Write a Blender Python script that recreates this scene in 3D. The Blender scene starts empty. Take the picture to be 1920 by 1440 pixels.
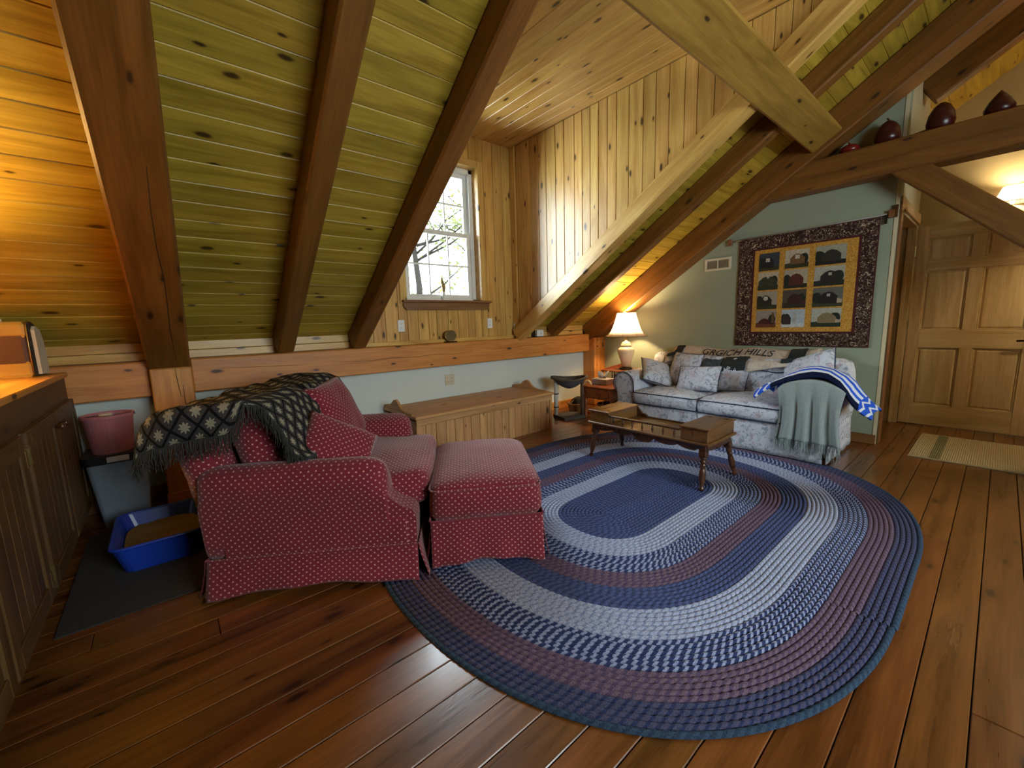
import bpy, bmesh, math, random
from mathutils import Vector, Matrix, noise
random.seed(7)
sc = bpy.context.scene
COL = sc.collection
V = Vector

# ------------------------------------------------------------------ camera
right = V((0.76218355, -0.64667127, -0.02987471))
down = V((-0.11739023, -0.09268114, -0.98875161))
fwd = V((0.63662844, 0.75711721, -0.14655293))
cam = bpy.data.cameras.new('camera'); cam.sensor_width = 36.0; cam.lens = 770.8 * 36 / 1920
cam.clip_start = 0.02; cam.clip_end = 200
camo = bpy.data.objects.new('camera', cam); COL.objects.link(camo)
cm = Matrix.Identity(4)
for i, a in enumerate((right, -down, -fwd)):
    for j in range(3): cm[j][i] = a[j]
cm.translation = V((0, 0, 1.2)); camo.matrix_world = cm
sc.camera = camo

# ------------------------------------------------------------------ world, daylight, exposure
sc.view_settings.view_transform = 'Standard'; sc.view_settings.look = 'None'
sc.view_settings.gamma = 1.0; sc.view_settings.use_curve_mapping = False
sc.view_settings.exposure = 0.42
w = bpy.data.worlds.new('sky'); sc.world = w; w.use_nodes = True
bg = w.node_tree.nodes['Background']
bg.inputs[0].default_value = (0.80, 0.90, 1.0, 1); bg.inputs[1].default_value = 4.0
sc.cycles.use_denoising = True
sc.cycles.max_bounces = 8; sc.cycles.diffuse_bounces = 3; sc.cycles.glossy_bounces = 3
sc.cycles.transparent_max_bounces = 12; sc.cycles.sample_clamp_indirect = 6.0
sc.cycles.caustics_reflective = False; sc.cycles.caustics_refractive = False

def area(name, loc, target, sx, sy, power, color, portal=False):
    l = bpy.data.lights.new(name, 'AREA'); l.shape = 'RECTANGLE'; l.size = sx; l.size_y = sy
    l.energy = power; l.color = color
    o = bpy.data.objects.new(name, l); COL.objects.link(o)
    o.location = loc; o.rotation_euler = (V(target) - V(loc)).to_track_quat('-Z', 'Y').to_euler()
    if portal: l.cycles.is_portal = True
    return o
area('dormer_sky_portal', (2.38, 4.12, 2.18), (2.38, 0, 2.18), 0.92, 1.44, 1, (1, 1, 1), True)
# daylight through the dormer window and through the large window in the wall behind the camera
area('dormer_daylight', (2.9, 5.3, 3.9), (2.1, 2.6, 0.4), 1.6, 1.6, 370, (0.76, 0.92, 1.0))
area('dormer_daylight_side', (1.45, 5.0, 2.3), (2.7, 3.0, 2.45), 1.5, 1.6, 290, (0.76, 0.92, 1.0))
area('back_window_daylight', (1.7, -2.78, 1.85), (2.3, 2.5, 0.8), 2.3, 1.3, 98, (0.86, 0.98, 0.97))

# ------------------------------------------------------------------ helpers
def lin(c):
    if isinstance(c, str):
        c = tuple(int(c[i:i + 2], 16) / 255 for i in (0, 2, 4))
    return tuple(x / 12.92 if x <= 0.04045 else ((x + 0.055) / 1.055) ** 2.4 for x in c) + (1.0,)
PM = {}
def put(o, parent=None, M=None):
    COL.objects.link(o)
    M = M or Matrix.Identity(4)
    if parent is not None:
        o.parent = parent
        o.matrix_local = PM[parent].inverted() @ M
    else:
        o.matrix_world = M
    PM[o] = M
    return o
def tag(o, label=None, cat=None, group=None, kind=None):
    if label: o['label'] = label
    if cat: o['category'] = cat
    if group: o['group'] = group
    if kind: o['kind'] = kind
    return o
def thing(name, loc, label, cat, group=None, rz=0.0, kind=None):
    o = bpy.data.objects.new(name, None); o.empty_display_size = 0.1
    put(o, None, Matrix.Translation(V(loc)) @ Matrix.Rotation(rz, 4, 'Z'))
    return tag(o, label, cat, group, kind)
def boxuv(me, s=1.0):
    if not me.polygons: return
    uv = me.uv_layers.new(name='uv')
    for p in me.polygons:
        n = p.normal; ax = max(range(3), key=lambda i: abs(n[i]))
        for li in p.loop_indices:
            c = me.vertices[me.loops[li].vertex_index].co
            if ax == 0: uv.data[li].uv = (c.y * s, c.z * s)
            elif ax == 1: uv.data[li].uv = (c.x * s, c.z * s)
            else: uv.data[li].uv = (c.x * s, c.y * s)
def mesh(name, vs, fs, smooth=False, uv=None, uvs=None):
    me = bpy.data.meshes.new(name); me.from_pydata([tuple(v) for v in vs], [], fs); me.update()
    if uv == 'box': boxuv(me)
    if uvs is not None:
        l = me.uv_layers.new(name='uv')
        for lp in me.loops: l.data[lp.index].uv = uvs[lp.vertex_index]
    if smooth:
        me.polygons.foreach_set('use_smooth', [True] * len(me.polygons))
    return me
def mk(name, vs, fs, mat, parent=None, M=None, smooth=False, uv=None, uvs=None, recalc=True, local=False):
    """local=True: the coordinates are in the parent's own frame"""
    me = mesh(name, vs, fs, smooth, uv, uvs)
    if recalc:
        bm = bmesh.new(); bm.from_mesh(me); bmesh.ops.recalc_face_normals(bm, faces=bm.faces); bm.to_mesh(me); bm.free()
    me.materials.append(mat)
    o = bpy.data.objects.new(name, me)
    if local: M = PM[parent] @ (M or Matrix.Identity(4))
    return put(o, parent, M)
class MB:
    def __init__(s): s.v = []; s.f = []
    def add(s, vs, fs):
        b = len(s.v); s.v += [V(v) for v in vs]; s.f += [tuple(i + b for i in f) for f in fs]; return s
    def box(s, lo, hi, c=0.0):
        return s.add(*boxgeo(lo, hi, c))
    def build(s, name, mat, parent=None, **k): return mk(name, s.v, s.f, mat, parent, **k)
def boxgeo(lo, hi, c=0.0):
    lo = V(lo); hi = V(hi)
    if c <= 0:
        vs = [V((x, y, z)) for x in (lo.x, hi.x) for y in (lo.y, hi.y) for z in (lo.z, hi.z)]
        return vs, [(0, 1, 3, 2), (4, 6, 7, 5), (0, 4, 5, 1), (2, 3, 7, 6), (0, 2, 6, 4), (1, 5, 7, 3)]
    # chamfered box: 24 verts
    m = (lo + hi) / 2; h = (hi - lo) / 2; c = min(c, h.x * .45, h.y * .45, h.z * .45)
    vs = []; idx = {}
    for sx in (-1, 1):
        for sy in (-1, 1):
            for sz in (-1, 1):
                for ax in range(3):
                    p = [sx * (h.x - c), sy * (h.y - c), sz * (h.z - c)]
                    p[ax] = (sx, sy, sz)[ax] * h[ax]
                    idx[(sx, sy, sz, ax)] = len(vs); vs.append(m + V(p))
    fs = []
    for ax in range(3):
        o = [i for i in range(3) if i != ax]
        for s in (-1, 1):
            q = []
            for (a, b) in ((-1, -1), (1, -1), (1, 1), (-1, 1)):
                k = [0, 0, 0]; k[ax] = s; k[o[0]] = a; k[o[1]] = b
                q.append(idx[(k[0], k[1], k[2], ax)])
            fs.append(tuple(q))
    for ax in range(3):
        o = [i for i in range(3) if i != ax]
        for a in (-1, 1):
            for b in (-1, 1):
                k = [0, 0, 0]; k[o[0]] = a; k[o[1]] = b
                k[ax] = -1; p = tuple(k); k[ax] = 1; q = tuple(k)
                fs.append((idx[p + (o[0],)], idx[q + (o[0],)], idx[q + (o[1],)], idx[p + (o[1],)]))
    for sx in (-1, 1):
        for sy in (-1, 1):
            for sz in (-1, 1):
                fs.append(tuple(idx[(sx, sy, sz, a)] for a in range(3)))
    return vs, fs
BOXCACHE = {}
def boxmesh(L, W, T, c, mat):
    k = (round(L, 3), round(W, 4), round(T, 4), c, mat.name)
    if k not in BOXCACHE:
        vs, fs = boxgeo((-L / 2, -W / 2, -T / 2), (L / 2, W / 2, T / 2), c)
        me = mesh('board', vs, fs)
        bm = bmesh.new(); bm.from_mesh(me); bmesh.ops.recalc_face_normals(bm, faces=bm.faces); bm.to_mesh(me); bm.free()
        me.materials.append(mat); BOXCACHE[k] = me
    return BOXCACHE[k]
def bar(name, p0, p1, W, T, nrm, mat, parent=None, c=0.006):
    """board / beam whose local X runs p0->p1, local Z is nrm; p0,p1 is the centre line"""
    p0 = V(p0); p1 = V(p1); x = (p1 - p0); L = x.length; x.normalize()
    z = V(nrm); z = (z - x * z.dot(x)).normalized(); y = z.cross(x)
    M = Matrix.Identity(4)
    for i, a in enumerate((x, y, z)):
        for j in range(3): M[j][i] = a[j]
    M.translation = (p0 + p1) / 2
    o = bpy.data.objects.new(name, boxmesh(L, W, T, c, mat))
    return put(o, parent, M)
def lathe(prof, n=24, cx=0, cy=0, axis=None):
    vs = []; fs = []
    for (r, z) in prof:
        for k in range(n):
            a = 2 * math.pi * k / n; vs.append(V((cx + r * math.cos(a), cy + r * math.sin(a), z)))
    for i in range(len(prof) - 1):
        for k in range(n):
            k2 = (k + 1) % n
            fs.append((i * n + k, i * n + k2, (i + 1) * n + k2, (i + 1) * n + k))
    fs.append(tuple(range(n))[::-1]); fs.append(tuple((len(prof) - 1) * n + k for k in range(n)))
    return vs, fs
def tube(pts, r, n=8, closed=False, taper=None):
    pts = [V(p) for p in pts]; vs = []; fs = []; N = len(pts)
    up = V((0, 0, 1))
    for i, p in enumerate(pts):
        t = (pts[(i + 1) % N] - pts[i - 1]) if closed else (pts[min(i + 1, N - 1)] - pts[max(i - 1, 0)])
        t.normalize()
        u = up if abs(t.z) < .95 else V((1, 0, 0))
        a = t.cross(u).normalized(); b = a.cross(t)
        rr = r * (taper[i] if taper else 1)
        for k in range(n):
            an = 2 * math.pi * k / n; vs.append(p + a * math.cos(an) * rr + b * math.sin(an) * rr)
    m = N if closed else N - 1
    for i in range(m):
        j = (i + 1) % N
        for k in range(n):
            k2 = (k + 1) % n; fs.append((i * n + k, i * n + k2, j * n + k2, j * n + k))
    if not closed:
        fs.append(tuple(range(n))[::-1]); fs.append(tuple((N - 1) * n + k for k in range(n)))
    return vs, fs
def prism(poly, d0, d1, plane='xz'):
    """polygon (a,b) extruded along the third axis from d0 to d1"""
    n = len(poly)
    def P(a, b, d): return {'xz': V((a, d, b)), 'yz': V((d, a, b)), 'xy': V((a, b, d))}[plane]
    vs = [P(a, b, d0) for a, b in poly] + [P(a, b, d1) for a, b in poly]
    fs = [tuple(range(n)), tuple(range(2 * n - 1, n - 1, -1))]
    fs += [(i, (i + 1) % n, n + (i + 1) % n, n + i) for i in range(n)]
    return vs, fs
def grid(nu, nv, fn, uvfn=None):
    vs = []; uvs = []
    for j in range(nv + 1):
        for i in range(nu + 1):
            u = i / nu; v = j / nv; vs.append(V(fn(u, v))); uvs.append(uvfn(u, v) if uvfn else (u, v))
    fs = [(j * (nu + 1) + i, j * (nu + 1) + i + 1, (j + 1) * (nu + 1) + i + 1, (j + 1) * (nu + 1) + i) for j in range(nv) for i in range(nu)]
    return vs, fs, uvs
def solidify(o, t, off=-1):
    m = o.modifiers.new('thick', 'SOLIDIFY'); m.thickness = t; m.offset = off; return o
def subsurf(o, l=1):
    m = o.modifiers.new('sub', 'SUBSURF'); m.levels = l; m.render_levels = l; return o
def rbox(dx, dy, dz, r, n=8, crown=0.0, wrinkle=0.0, seed=0, sag=0.0):
    """soft rounded box centred at origin"""
    vs = []; fs = []; idx = {}
    h = V((dx / 2, dy / 2, dz / 2))
    def coords(hh):
        m = hh - r
        return [-hh, -hh + r * .3, -m] + [(-m + 2 * m * i / n) for i in range(1, n)] + [m, hh - r * .3, hh]
    cs = [coords(h.x), coords(h.y), coords(h.z)]
    N = len(cs[0])
    def vert(i, j, k):
        key = (i, j, k)
        if key in idx: return idx[key]
        p = V((cs[0][i], cs[1][j], cs[2][k]))
        q = V([max(-h[a] + r, min(h[a] - r, p[a])) for a in range(3)])
        d = p - q
        if d.length > 1e-6: p = q + d.normalized() * r
        fx = 1 - (p.x / h.x) ** 2; fy = 1 - (p.y / h.y) ** 2; fz = 1 - (p.z / h.z) ** 2
        if crown:
            p.z += crown * max(fx, 0) ** .7 * max(fy, 0) ** .7 * (1 if p.z > 0 else -.3)
            p.x += crown * .5 * (1 if p.x > 0 else -1) * max(fz, 0) * max(fy, 0) * (abs(p.x) / h.x) ** 4
            p.y += crown * .5 * (1 if p.y > 0 else -1) * max(fz, 0) * max(fx, 0) * (abs(p.y) / h.y) ** 4
        if wrinkle:
            p += V(noise.noise_vector(p * 7 + V((seed * 3.1, seed, 0)))) * wrinkle + V(noise.noise_vector(p * 19 + V((seed, 5, 0)))) * wrinkle * .4
        idx[key] = len(vs); vs.append(p); return idx[key]
    for ax in range(3):
        o = [a for a in range(3) if a != ax]
        for s in (0, N - 1):
            for i in range(N - 1):
                for j in range(N - 1):
                    q = []
                    for (a, b) in ((i, j), (i + 1, j), (i + 1, j + 1), (i, j + 1)):
                        k = [0, 0, 0]; k[ax] = s; k[o[0]] = a; k[o[1]] = b; q.append(vert(*k))
                    fs.append(tuple(q))
    return vs, fs
def pillow(wd, ht, t, n=18, seed=0, pinch=.06, wrinkle=.012):
    """throw pillow, lies in local XY, thickness Z"""
    vs = []; fs = []; uvs = []
    for side in (1, -1):
        b = len(vs)
        for j in range(n + 1):
            for i in range(n + 1):
                u = 2 * i / n - 1; v = 2 * j / n - 1
                x = u * wd / 2 * (1 - pinch * (1 - u * u) * 0 - pinch * (1 - v * v) * abs(u) ** 3)
                y = v * ht / 2 * (1 - pinch * (1 - u * u) * abs(v) ** 3)
                f = max(0, 1 - u ** 4) ** .55 * max(0, 1 - v ** 4) ** .55
                z = side * t / 2 * f
                p = V((x, y, z))
                if f > 0: p += V(noise.noise_vector(p * 9 + V((seed * 7.7, side, seed)))) * wrinkle * f
                vs.append(p); uvs.append((x, y))
        for j in range(n):
            for i in range(n):
                q = (b + j * (n + 1) + i, b + j * (n + 1) + i + 1, b + (j + 1) * (n + 1) + i + 1, b + (j + 1) * (n + 1) + i)
                fs.append(q if side > 0 else q[::-1])
    return vs, fs, uvs
def orient(loc, xdir, zdir):
    x = V(xdir).normalized(); z = V(zdir); z = (z - x * z.dot(x)).normalized(); y = z.cross(x)
    M = Matrix.Identity(4)
    for i, a in enumerate((x, y, z)):
        for j in range(3): M[j][i] = a[j]
    M.translation = V(loc); return M
def weld(o, d=1e-4):
    bm = bmesh.new(); bm.from_mesh(o.data); bmesh.ops.remove_doubles(bm, verts=bm.verts, dist=d)
    bmesh.ops.recalc_face_normals(bm, faces=bm.faces); bm.to_mesh(o.data); bm.free(); return o

# ------------------------------------------------------------------ materials
def newmat(name):
    m = bpy.data.materials.new(name); m.use_nodes = True
    nt = m.node_tree; return m, nt, nt.nodes['Principled BSDF']
def N(nt, t, **k):
    n = nt.nodes.new(t)
    for a, b in k.items(): setattr(n, a, b)
    return n
def mathn(nt, op, a, b=None, c=None, clamp=False):
    n = N(nt, 'ShaderNodeMath', operation=op); n.use_clamp = clamp
    for i, x in enumerate((a, b, c)):
        if x is None: continue
        if isinstance(x, (int, float)): n.inputs[i].default_value = x
        else: nt.links.new(x, n.inputs[i])
    return n.outputs[0]
def mixc(nt, fac, a, b):
    n = N(nt, 'ShaderNodeMix', data_type='RGBA')
    for s, x in ((0, fac), (6, a), (7, b)):
        if isinstance(x, (int, float)): n.inputs[s].default_value = x
        elif isinstance(x, tuple): n.inputs[s].default_value = x
        else: nt.links.new(x, n.inputs[s])
    return n.outputs[2]
def rng(nt, v, a, b, c=0.0, d=1.0):
    n = N(nt, 'ShaderNodeMapRange'); nt.links.new(v, n.inputs[0])
    for i, x in enumerate((a, b, c, d)): n.inputs[i + 1].default_value = x
    return n.outputs[0]
def noisen(nt, vec, scale, detail=3, rough=.55, dist=0.0):
    n = N(nt, 'ShaderNodeTexNoise'); n.inputs['Scale'].default_value = scale; n.inputs['Detail'].default_value = detail
    n.inputs['Roughness'].default_value = rough; n.inputs['Distortion'].default_value = dist
    if vec is not None: nt.links.new(vec, n.inputs['Vector'])
    return n.outputs[0]
def mapping(nt, vec, scale=(1, 1, 1), rot=(0, 0, 0), loc=(0, 0, 0)):
    n = N(nt, 'ShaderNodeMapping'); nt.links.new(vec, n.inputs[0])
    n.inputs['Scale'].default_value = scale; n.inputs['Rotation'].default_value = rot; n.inputs['Location'].default_value = loc
    return n.outputs[0]
def bump(nt, h, strength, dist, bs):
    n = N(nt, 'ShaderNodeBump'); n.inputs['Strength'].default_value = strength; n.inputs['Distance'].default_value = dist
    nt.links.new(h, n.inputs['Height']); nt.links.new(n.outputs[0], bs.inputs['Normal'])
def wood(name, light, dark, rough=.45, knots=.35, spread=.22, knotcol='2a1408', coat=0.0, bumpy=.25, gs=1.0):
    m, nt, bs = newmat(name)
    tc = N(nt, 'ShaderNodeTexCoord'); oi = N(nt, 'ShaderNodeObjectInfo')
    off = N(nt, 'ShaderNodeVectorMath', operation='SCALE'); off.inputs[0].default_value = (31.7, 17.3, 11.1)
    nt.links.new(oi.outputs['Random'], off.inputs['Scale'])
    ad = N(nt, 'ShaderNodeVectorMath', operation='ADD')
    nt.links.new(tc.outputs['Object'], ad.inputs[0]); nt.links.new(off.outputs[0], ad.inputs[1])
    P = ad.outputs[0]
    g1 = noisen(nt, mapping(nt, P, (1.3 * gs, 15 * gs, 15 * gs)), 1.0, 5, .6, .7)
    g2 = noisen(nt, mapping(nt, P, (5, 130, 130)), 1.0, 2, .6)
    f = mathn(nt, 'ADD', mathn(nt, 'MULTIPLY', g1, .75), mathn(nt, 'MULTIPLY', g2, .25))
    col = mixc(nt, rng(nt, f, .36, .64), lin(dark), lin(light))
    # knots
    sx = N(nt, 'ShaderNodeSeparateXYZ'); nt.links.new(P, sx.inputs[0])
    cb = N(nt, 'ShaderNodeCombineXYZ')
    nt.links.new(mathn(nt, 'MULTIPLY', sx.outputs[0], 2.9), cb.inputs[0])
    nt.links.new(mathn(nt, 'MULTIPLY', mathn(nt, 'ADD', sx.outputs[1], sx.outputs[2]), 7.5), cb.inputs[1])
    wv = N(nt, 'ShaderNodeVectorMath', operation='ADD'); nt.links.new(cb.outputs[0], wv.inputs[0])
    nn = N(nt, 'ShaderNodeTexNoise'); nn.inputs['Scale'].default_value = 30; nt.links.new(P, nn.inputs['Vector'])
    sc2 = N(nt, 'ShaderNodeVectorMath', operation='SCALE'); nt.links.new(nn.outputs[1], sc2.inputs[0]); sc2.inputs['Scale'].default_value = .05
    nt.links.new(sc2.outputs[0], wv.inputs[1])
    vo = N(nt, 'ShaderNodeTexVoronoi', voronoi_dimensions='2D'); vo.inputs['Scale'].default_value = 1.0
    nt.links.new(wv.outputs[0], vo.inputs['Vector'])
    sp = N(nt, 'ShaderNodeSeparateColor'); nt.links.new(vo.outputs['Color'], sp.inputs[0])
    has = mathn(nt, 'GREATER_THAN', sp.outputs[0], 1 - knots)
    siz = mathn(nt, 'MULTIPLY_ADD', sp.outputs[1], .085, .045)
    rel = mathn(nt, 'DIVIDE', vo.outputs['Distance'], siz)
    kn = mathn(nt, 'MULTIPLY', rng(nt, rel, .55, 1.15, 1, 0), has)
    halo = mathn(nt, 'MULTIPLY', rng(nt, rel, .8, 2.6, .45, 0), has)
    col = mixc(nt, halo, col, lin(dark)); col = mixc(nt, mathn(nt, 'MULTIPLY', kn, .9), col, lin(knotcol))
    hs = N(nt, 'ShaderNodeHueSaturation'); nt.links.new(col, hs.inputs['Color'])
    nt.links.new(rng(nt, oi.outputs['Random'], 0, 1, 1 - spread, 1 + spread), hs.inputs['Value'])
    rr = mathn(nt, 'FRACT', mathn(nt, 'MULTIPLY', oi.outputs['Random'], 13.7))
    nt.links.new(rng(nt, rr, 0, 1, .496, .506), hs.inputs['Hue'])
    nt.links.new(hs.outputs[0], bs.inputs['Base Color'])
    nt.links.new(rng(nt, g1, .3, .7, rough - .06, rough + .08), bs.inputs['Roughness'])
    bs.inputs['Coat Weight'].default_value = coat; bs.inputs['Coat Roughness'].default_value = .18
    bump(nt, f, bumpy, .004, bs)
    return m
def plain(name, col, rough=.5, metal=0.0, ns=0, na=.06, bumpy=0.0, emit=0, spec=None):
    m, nt, bs = newmat(name)
    bs.inputs['Roughness'].default_value = rough; bs.inputs['Metallic'].default_value = metal
    tc = N(nt, 'ShaderNodeTexCoord')
    nz = noisen(nt, tc.outputs['Object'], ns or 12, 4)
    c = lin(col); d = tuple(x * (1 - na * 2) for x in c[:3]) + (1,)
    nt.links.new(mixc(nt, rng(nt, nz, .3, .7), d, c), bs.inputs['Base Color'])
    if bumpy: bump(nt, nz, bumpy, .004, bs)
    if emit:
        bs.inputs['Emission Color'].default_value = c; bs.inputs['Emission Strength'].default_value = emit
    if spec is not None: bs.inputs['Specular IOR Level'].default_value = spec
    return m
def fabric_dots(name, base, dot, pitch=.026, size=.17):
    m, nt, bs = newmat(name); bs.inputs['Roughness'].default_value = .85; bs.inputs['Specular IOR Level'].default_value = .25
    bs.inputs['Sheen Weight'].default_value = .25
    tc = N(nt, 'ShaderNodeTexCoord')
    mp = mapping(nt, tc.outputs['UV'], (1 / pitch,) * 3, (0, 0, math.radians(45)))
    vo = N(nt, 'ShaderNodeTexVoronoi', voronoi_dimensions='2D', distance='MANHATTAN')
    vo.inputs['Scale'].default_value = 1; vo.inputs['Randomness'].default_value = 0
    nt.links.new(mp, vo.inputs['Vector'])
    f = rng(nt, vo.outputs['Distance'], size, size + .07, 1, 0)
    nz = noisen(nt, tc.outputs['UV'], 6, 4)
    c = lin(base)
    col = mixc(nt, rng(nt, nz, .3, .7), tuple(x * .8 for x in c[:3]) + (1,), c)
    nt.links.new(mixc(nt, f, col, lin(dot)), bs.inputs['Base Color'])
    bump(nt, noisen(nt, mapping(nt, tc.outputs['Object'], (18, 40, 30)), 1.0, 3, .6, 1.5), .35, .012, bs)
    return m
def fabric_floral(name, base, leaf, rose):
    m, nt, bs = newmat(name); bs.inputs['Roughness'].default_value = .9; bs.inputs['Specular IOR Level'].default_value = .2
    tc = N(nt, 'ShaderNodeTexCoord'); P = tc.outputs['Object']
    a = noisen(nt, P, 15, 4, .65, 1.8); b = noisen(nt, mapping(nt, P, loc=(5, 3, 1)), 9, 3, .6, 1.5)
    c = noisen(nt, mapping(nt, P, loc=(1, 8, 4)), 34, 3, .6, 1)
    col = mixc(nt, rng(nt, a, .53, .60, 0, .75), lin(base), lin(leaf))
    col = mixc(nt, rng(nt, b, .59, .64, 0, .65), col, lin(rose))
    col = mixc(nt, rng(nt, c, .58, .64, 0, .4), col, lin(leaf))
    nt.links.new(col, bs.inputs['Base Color'])
    bump(nt, noisen(nt, P, 22, 3, .6, 1.0), .25, .01, bs)
    return m
def paint(name, col, rough=.75):
    m, nt, bs = newmat(name); bs.inputs['Roughness'].default_value = rough; bs.inputs['Specular IOR Level'].default_value = .3
    tc = N(nt, 'ShaderNodeTexCoord'); nz = noisen(nt, tc.outputs['Object'], 3, 5)
    c = lin(col); nt.links.new(mixc(nt, rng(nt, nz, .3, .7), tuple(x * .93 for x in c[:3]) + (1,), c), bs.inputs['Base Color'])
    bump(nt, noisen(nt, tc.outputs['Object'], 160, 2), .06, .002, bs)
    return m
def braid(name, a, b, ratio=.5, pitch=.034):
    m, nt, bs = newmat(name); bs.inputs['Roughness'].default_value = .95; bs.inputs['Specular IOR Level'].default_value = .15
    tc = N(nt, 'ShaderNodeTexCoord'); sx = N(nt, 'ShaderNodeSeparateXYZ'); nt.links.new(tc.outputs['UV'], sx.inputs[0])
    sl = mathn(nt, 'MULTIPLY', mathn(nt, 'ABSOLUTE', mathn(nt, 'SUBTRACT', sx.outputs[1], .5)), .035)
    u = mathn(nt, 'FRACT', mathn(nt, 'DIVIDE', mathn(nt, 'ADD', sx.outputs[0], sl), pitch))
    st = mathn(nt, 'MULTIPLY', rng(nt, u, ratio - .06, ratio + .06, 1, 0), 1)
    fl = noisen(nt, mapping(nt, tc.outputs['Object'], (1, 1, 1)), 240, 2)
    col = mixc(nt, st, lin(a), lin(b))
    hs = N(nt, 'ShaderNodeHueSaturation'); nt.links.new(col, hs.inputs['Color']); nt.links.new(rng(nt, fl, .3, .7, .6, 1.45), hs.inputs['Value'])
    nt.links.new(hs.outputs[0], bs.inputs['Base Color'])
    bump(nt, fl, .5, .004, bs)
    return m

M_ceil = wood('ceiling_pine', 'bb9c38', '8c7120', .42, .5, .10)
M_dorm = wood('dormer_pine', 'd6ac60', 'b08140', .33, .5, .14)
M_timb = wood('timber_brown', '87581f', '613c12', .5, .3, .06)
M_post = wood('timber_orange', 'd58f45', 'b06a2a', .5, .35, .05)
M_floor = wood('floor_pine', '7e4a1d', '4e2a0f', .30, .40, .20, coat=.4, gs=.8)
M_bench = wood('bench_pine', 'cc9a66', 'a67648', .5, .35, .10)
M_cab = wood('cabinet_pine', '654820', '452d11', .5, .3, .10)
M_ctop = wood('counter_pine', 'd49a45', 'b67a2c', .45, .2, .05)
M_door = wood('door_oak', 'dcbc86', 'bb9860', .45, .02, .05)
M_maple = wood('dark_maple', '573419', '331b0c', .28, .03, .06, coat=.4)
M_maple2 = wood('honey_maple', '7f5730', '573617', .3, .03, .06, coat=.35)
M_cherry = wood('cherry', '96502a', '6a3216', .3, .05, .05, coat=.3)
M_trimw = wood('trim_wood', '8d5f34', '6c4320', .45, .1, .05)
M_wall = paint('sage_paint', '98a18a')
M_wall_lit = paint('sage_paint_lit', 'd2d9d2')  # same paint as the end wall, its stronger light put into the colour
M_cream = paint('cream_paint', 'cfc4a0')
M_white = plain('white_vinyl', 'e8e8e2', .4)
M_dark = plain('dark_void', '14100c', .9)
M_redfab = fabric_dots('red_dotted_fabric', '7c2230', 'cf9a92', .0225, .17)
M_floral = fabric_floral('floral_fabric', 'c6cad4', '75808f', 'b89ea9')
M_piping = plain('navy_piping', '2a3350', .8)
M_glass = None
def glassmat():
    m = bpy.data.materials.new('window_glass'); m.use_nodes = True; nt = m.node_tree; nt.nodes.clear()
    o = N(nt, 'ShaderNodeOutputMaterial'); t = N(nt, 'ShaderNodeBsdfTransparent'); g = N(nt, 'ShaderNodeBsdfGlossy'); g.inputs['Roughness'].default_value = .02
    fr = N(nt, 'ShaderNodeFresnel'); fr.inputs[0].default_value = 1.3
    x = N(nt, 'ShaderNodeMixShader'); nt.links.new(fr.outputs[0], x.inputs[0]); nt.links.new(t.outputs[0], x.inputs[1]); nt.links.new(g.outputs[0], x.inputs[2])
    nt.links.new(x.outputs[0], o.inputs[0]); return m
M_glass = glassmat()
def shademat(name, col, tr=.6):
    m = bpy.data.materials.new(name); m.use_nodes = True; nt = m.node_tree; nt.nodes.clear()
    o = N(nt, 'ShaderNodeOutputMaterial'); t = N(nt, 'ShaderNodeBsdfTranslucent'); d = N(nt, 'ShaderNodeBsdfDiffuse')
    tc = N(nt, 'ShaderNodeTexCoord'); nz = noisen(nt, mapping(nt, tc.outputs['Object'], (60, 60, 4)), 1.0, 2)
    c = lin(col); cc = mixc(nt, nz, tuple(v * .9 for v in c[:3]) + (1,), c)
    nt.links.new(cc, t.inputs[0]); nt.links.new(cc, d.inputs[0])
    x = N(nt, 'ShaderNodeMixShader'); x.inputs[0].default_value = tr
    nt.links.new(d.outputs[0], x.inputs[1]); nt.links.new(t.outputs[0], x.inputs[2]); nt.links.new(x.outputs[0], o.inputs[0]); return m
M_shade = shademat('lamp_shade_cloth', 'fff4e0', .8)

# ------------------------------------------------------------------ room shell
SL = 0.655; CB = 3.68; YW = 3.88; XT = 4.87; RIDGE = -0.9
ns = V((0, SL, 1)).normalized()          # roof normal (upwards)
def zr(y, c=CB): return c - SL * y
XL = -3.2; XR = 6.9; YB = -2.6

# floor
floor = thing('floor', (0, 0, 0), None, None, kind='structure')
mk('subfloor', *boxgeo((XL, YB, -.12), (XR, YW + .1, -.022)), M_dark, floor)
pw = .1226; y = .075 - pw * 22
row = 0
while y < YW:
    y1 = min(y + pw, YW + .02)
    if y1 > YB:
        x = XL + random.uniform(-1.6, 0)
        while x < XR:
            L = random.choice((1.9, 2.3, 2.7, 3.1)); a = max(x, XL); b = min(x + L, XR)
            if b - a > .06:
                bar('plank', (a + .001, (y + y1) / 2, -.011), (b - .0015, (y + y1) / 2, -.011), y1 - y - .0035, .022, (0, 0, 1), M_floor, floor, .0025)
            x += L
    y += pw; row += 1

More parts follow.
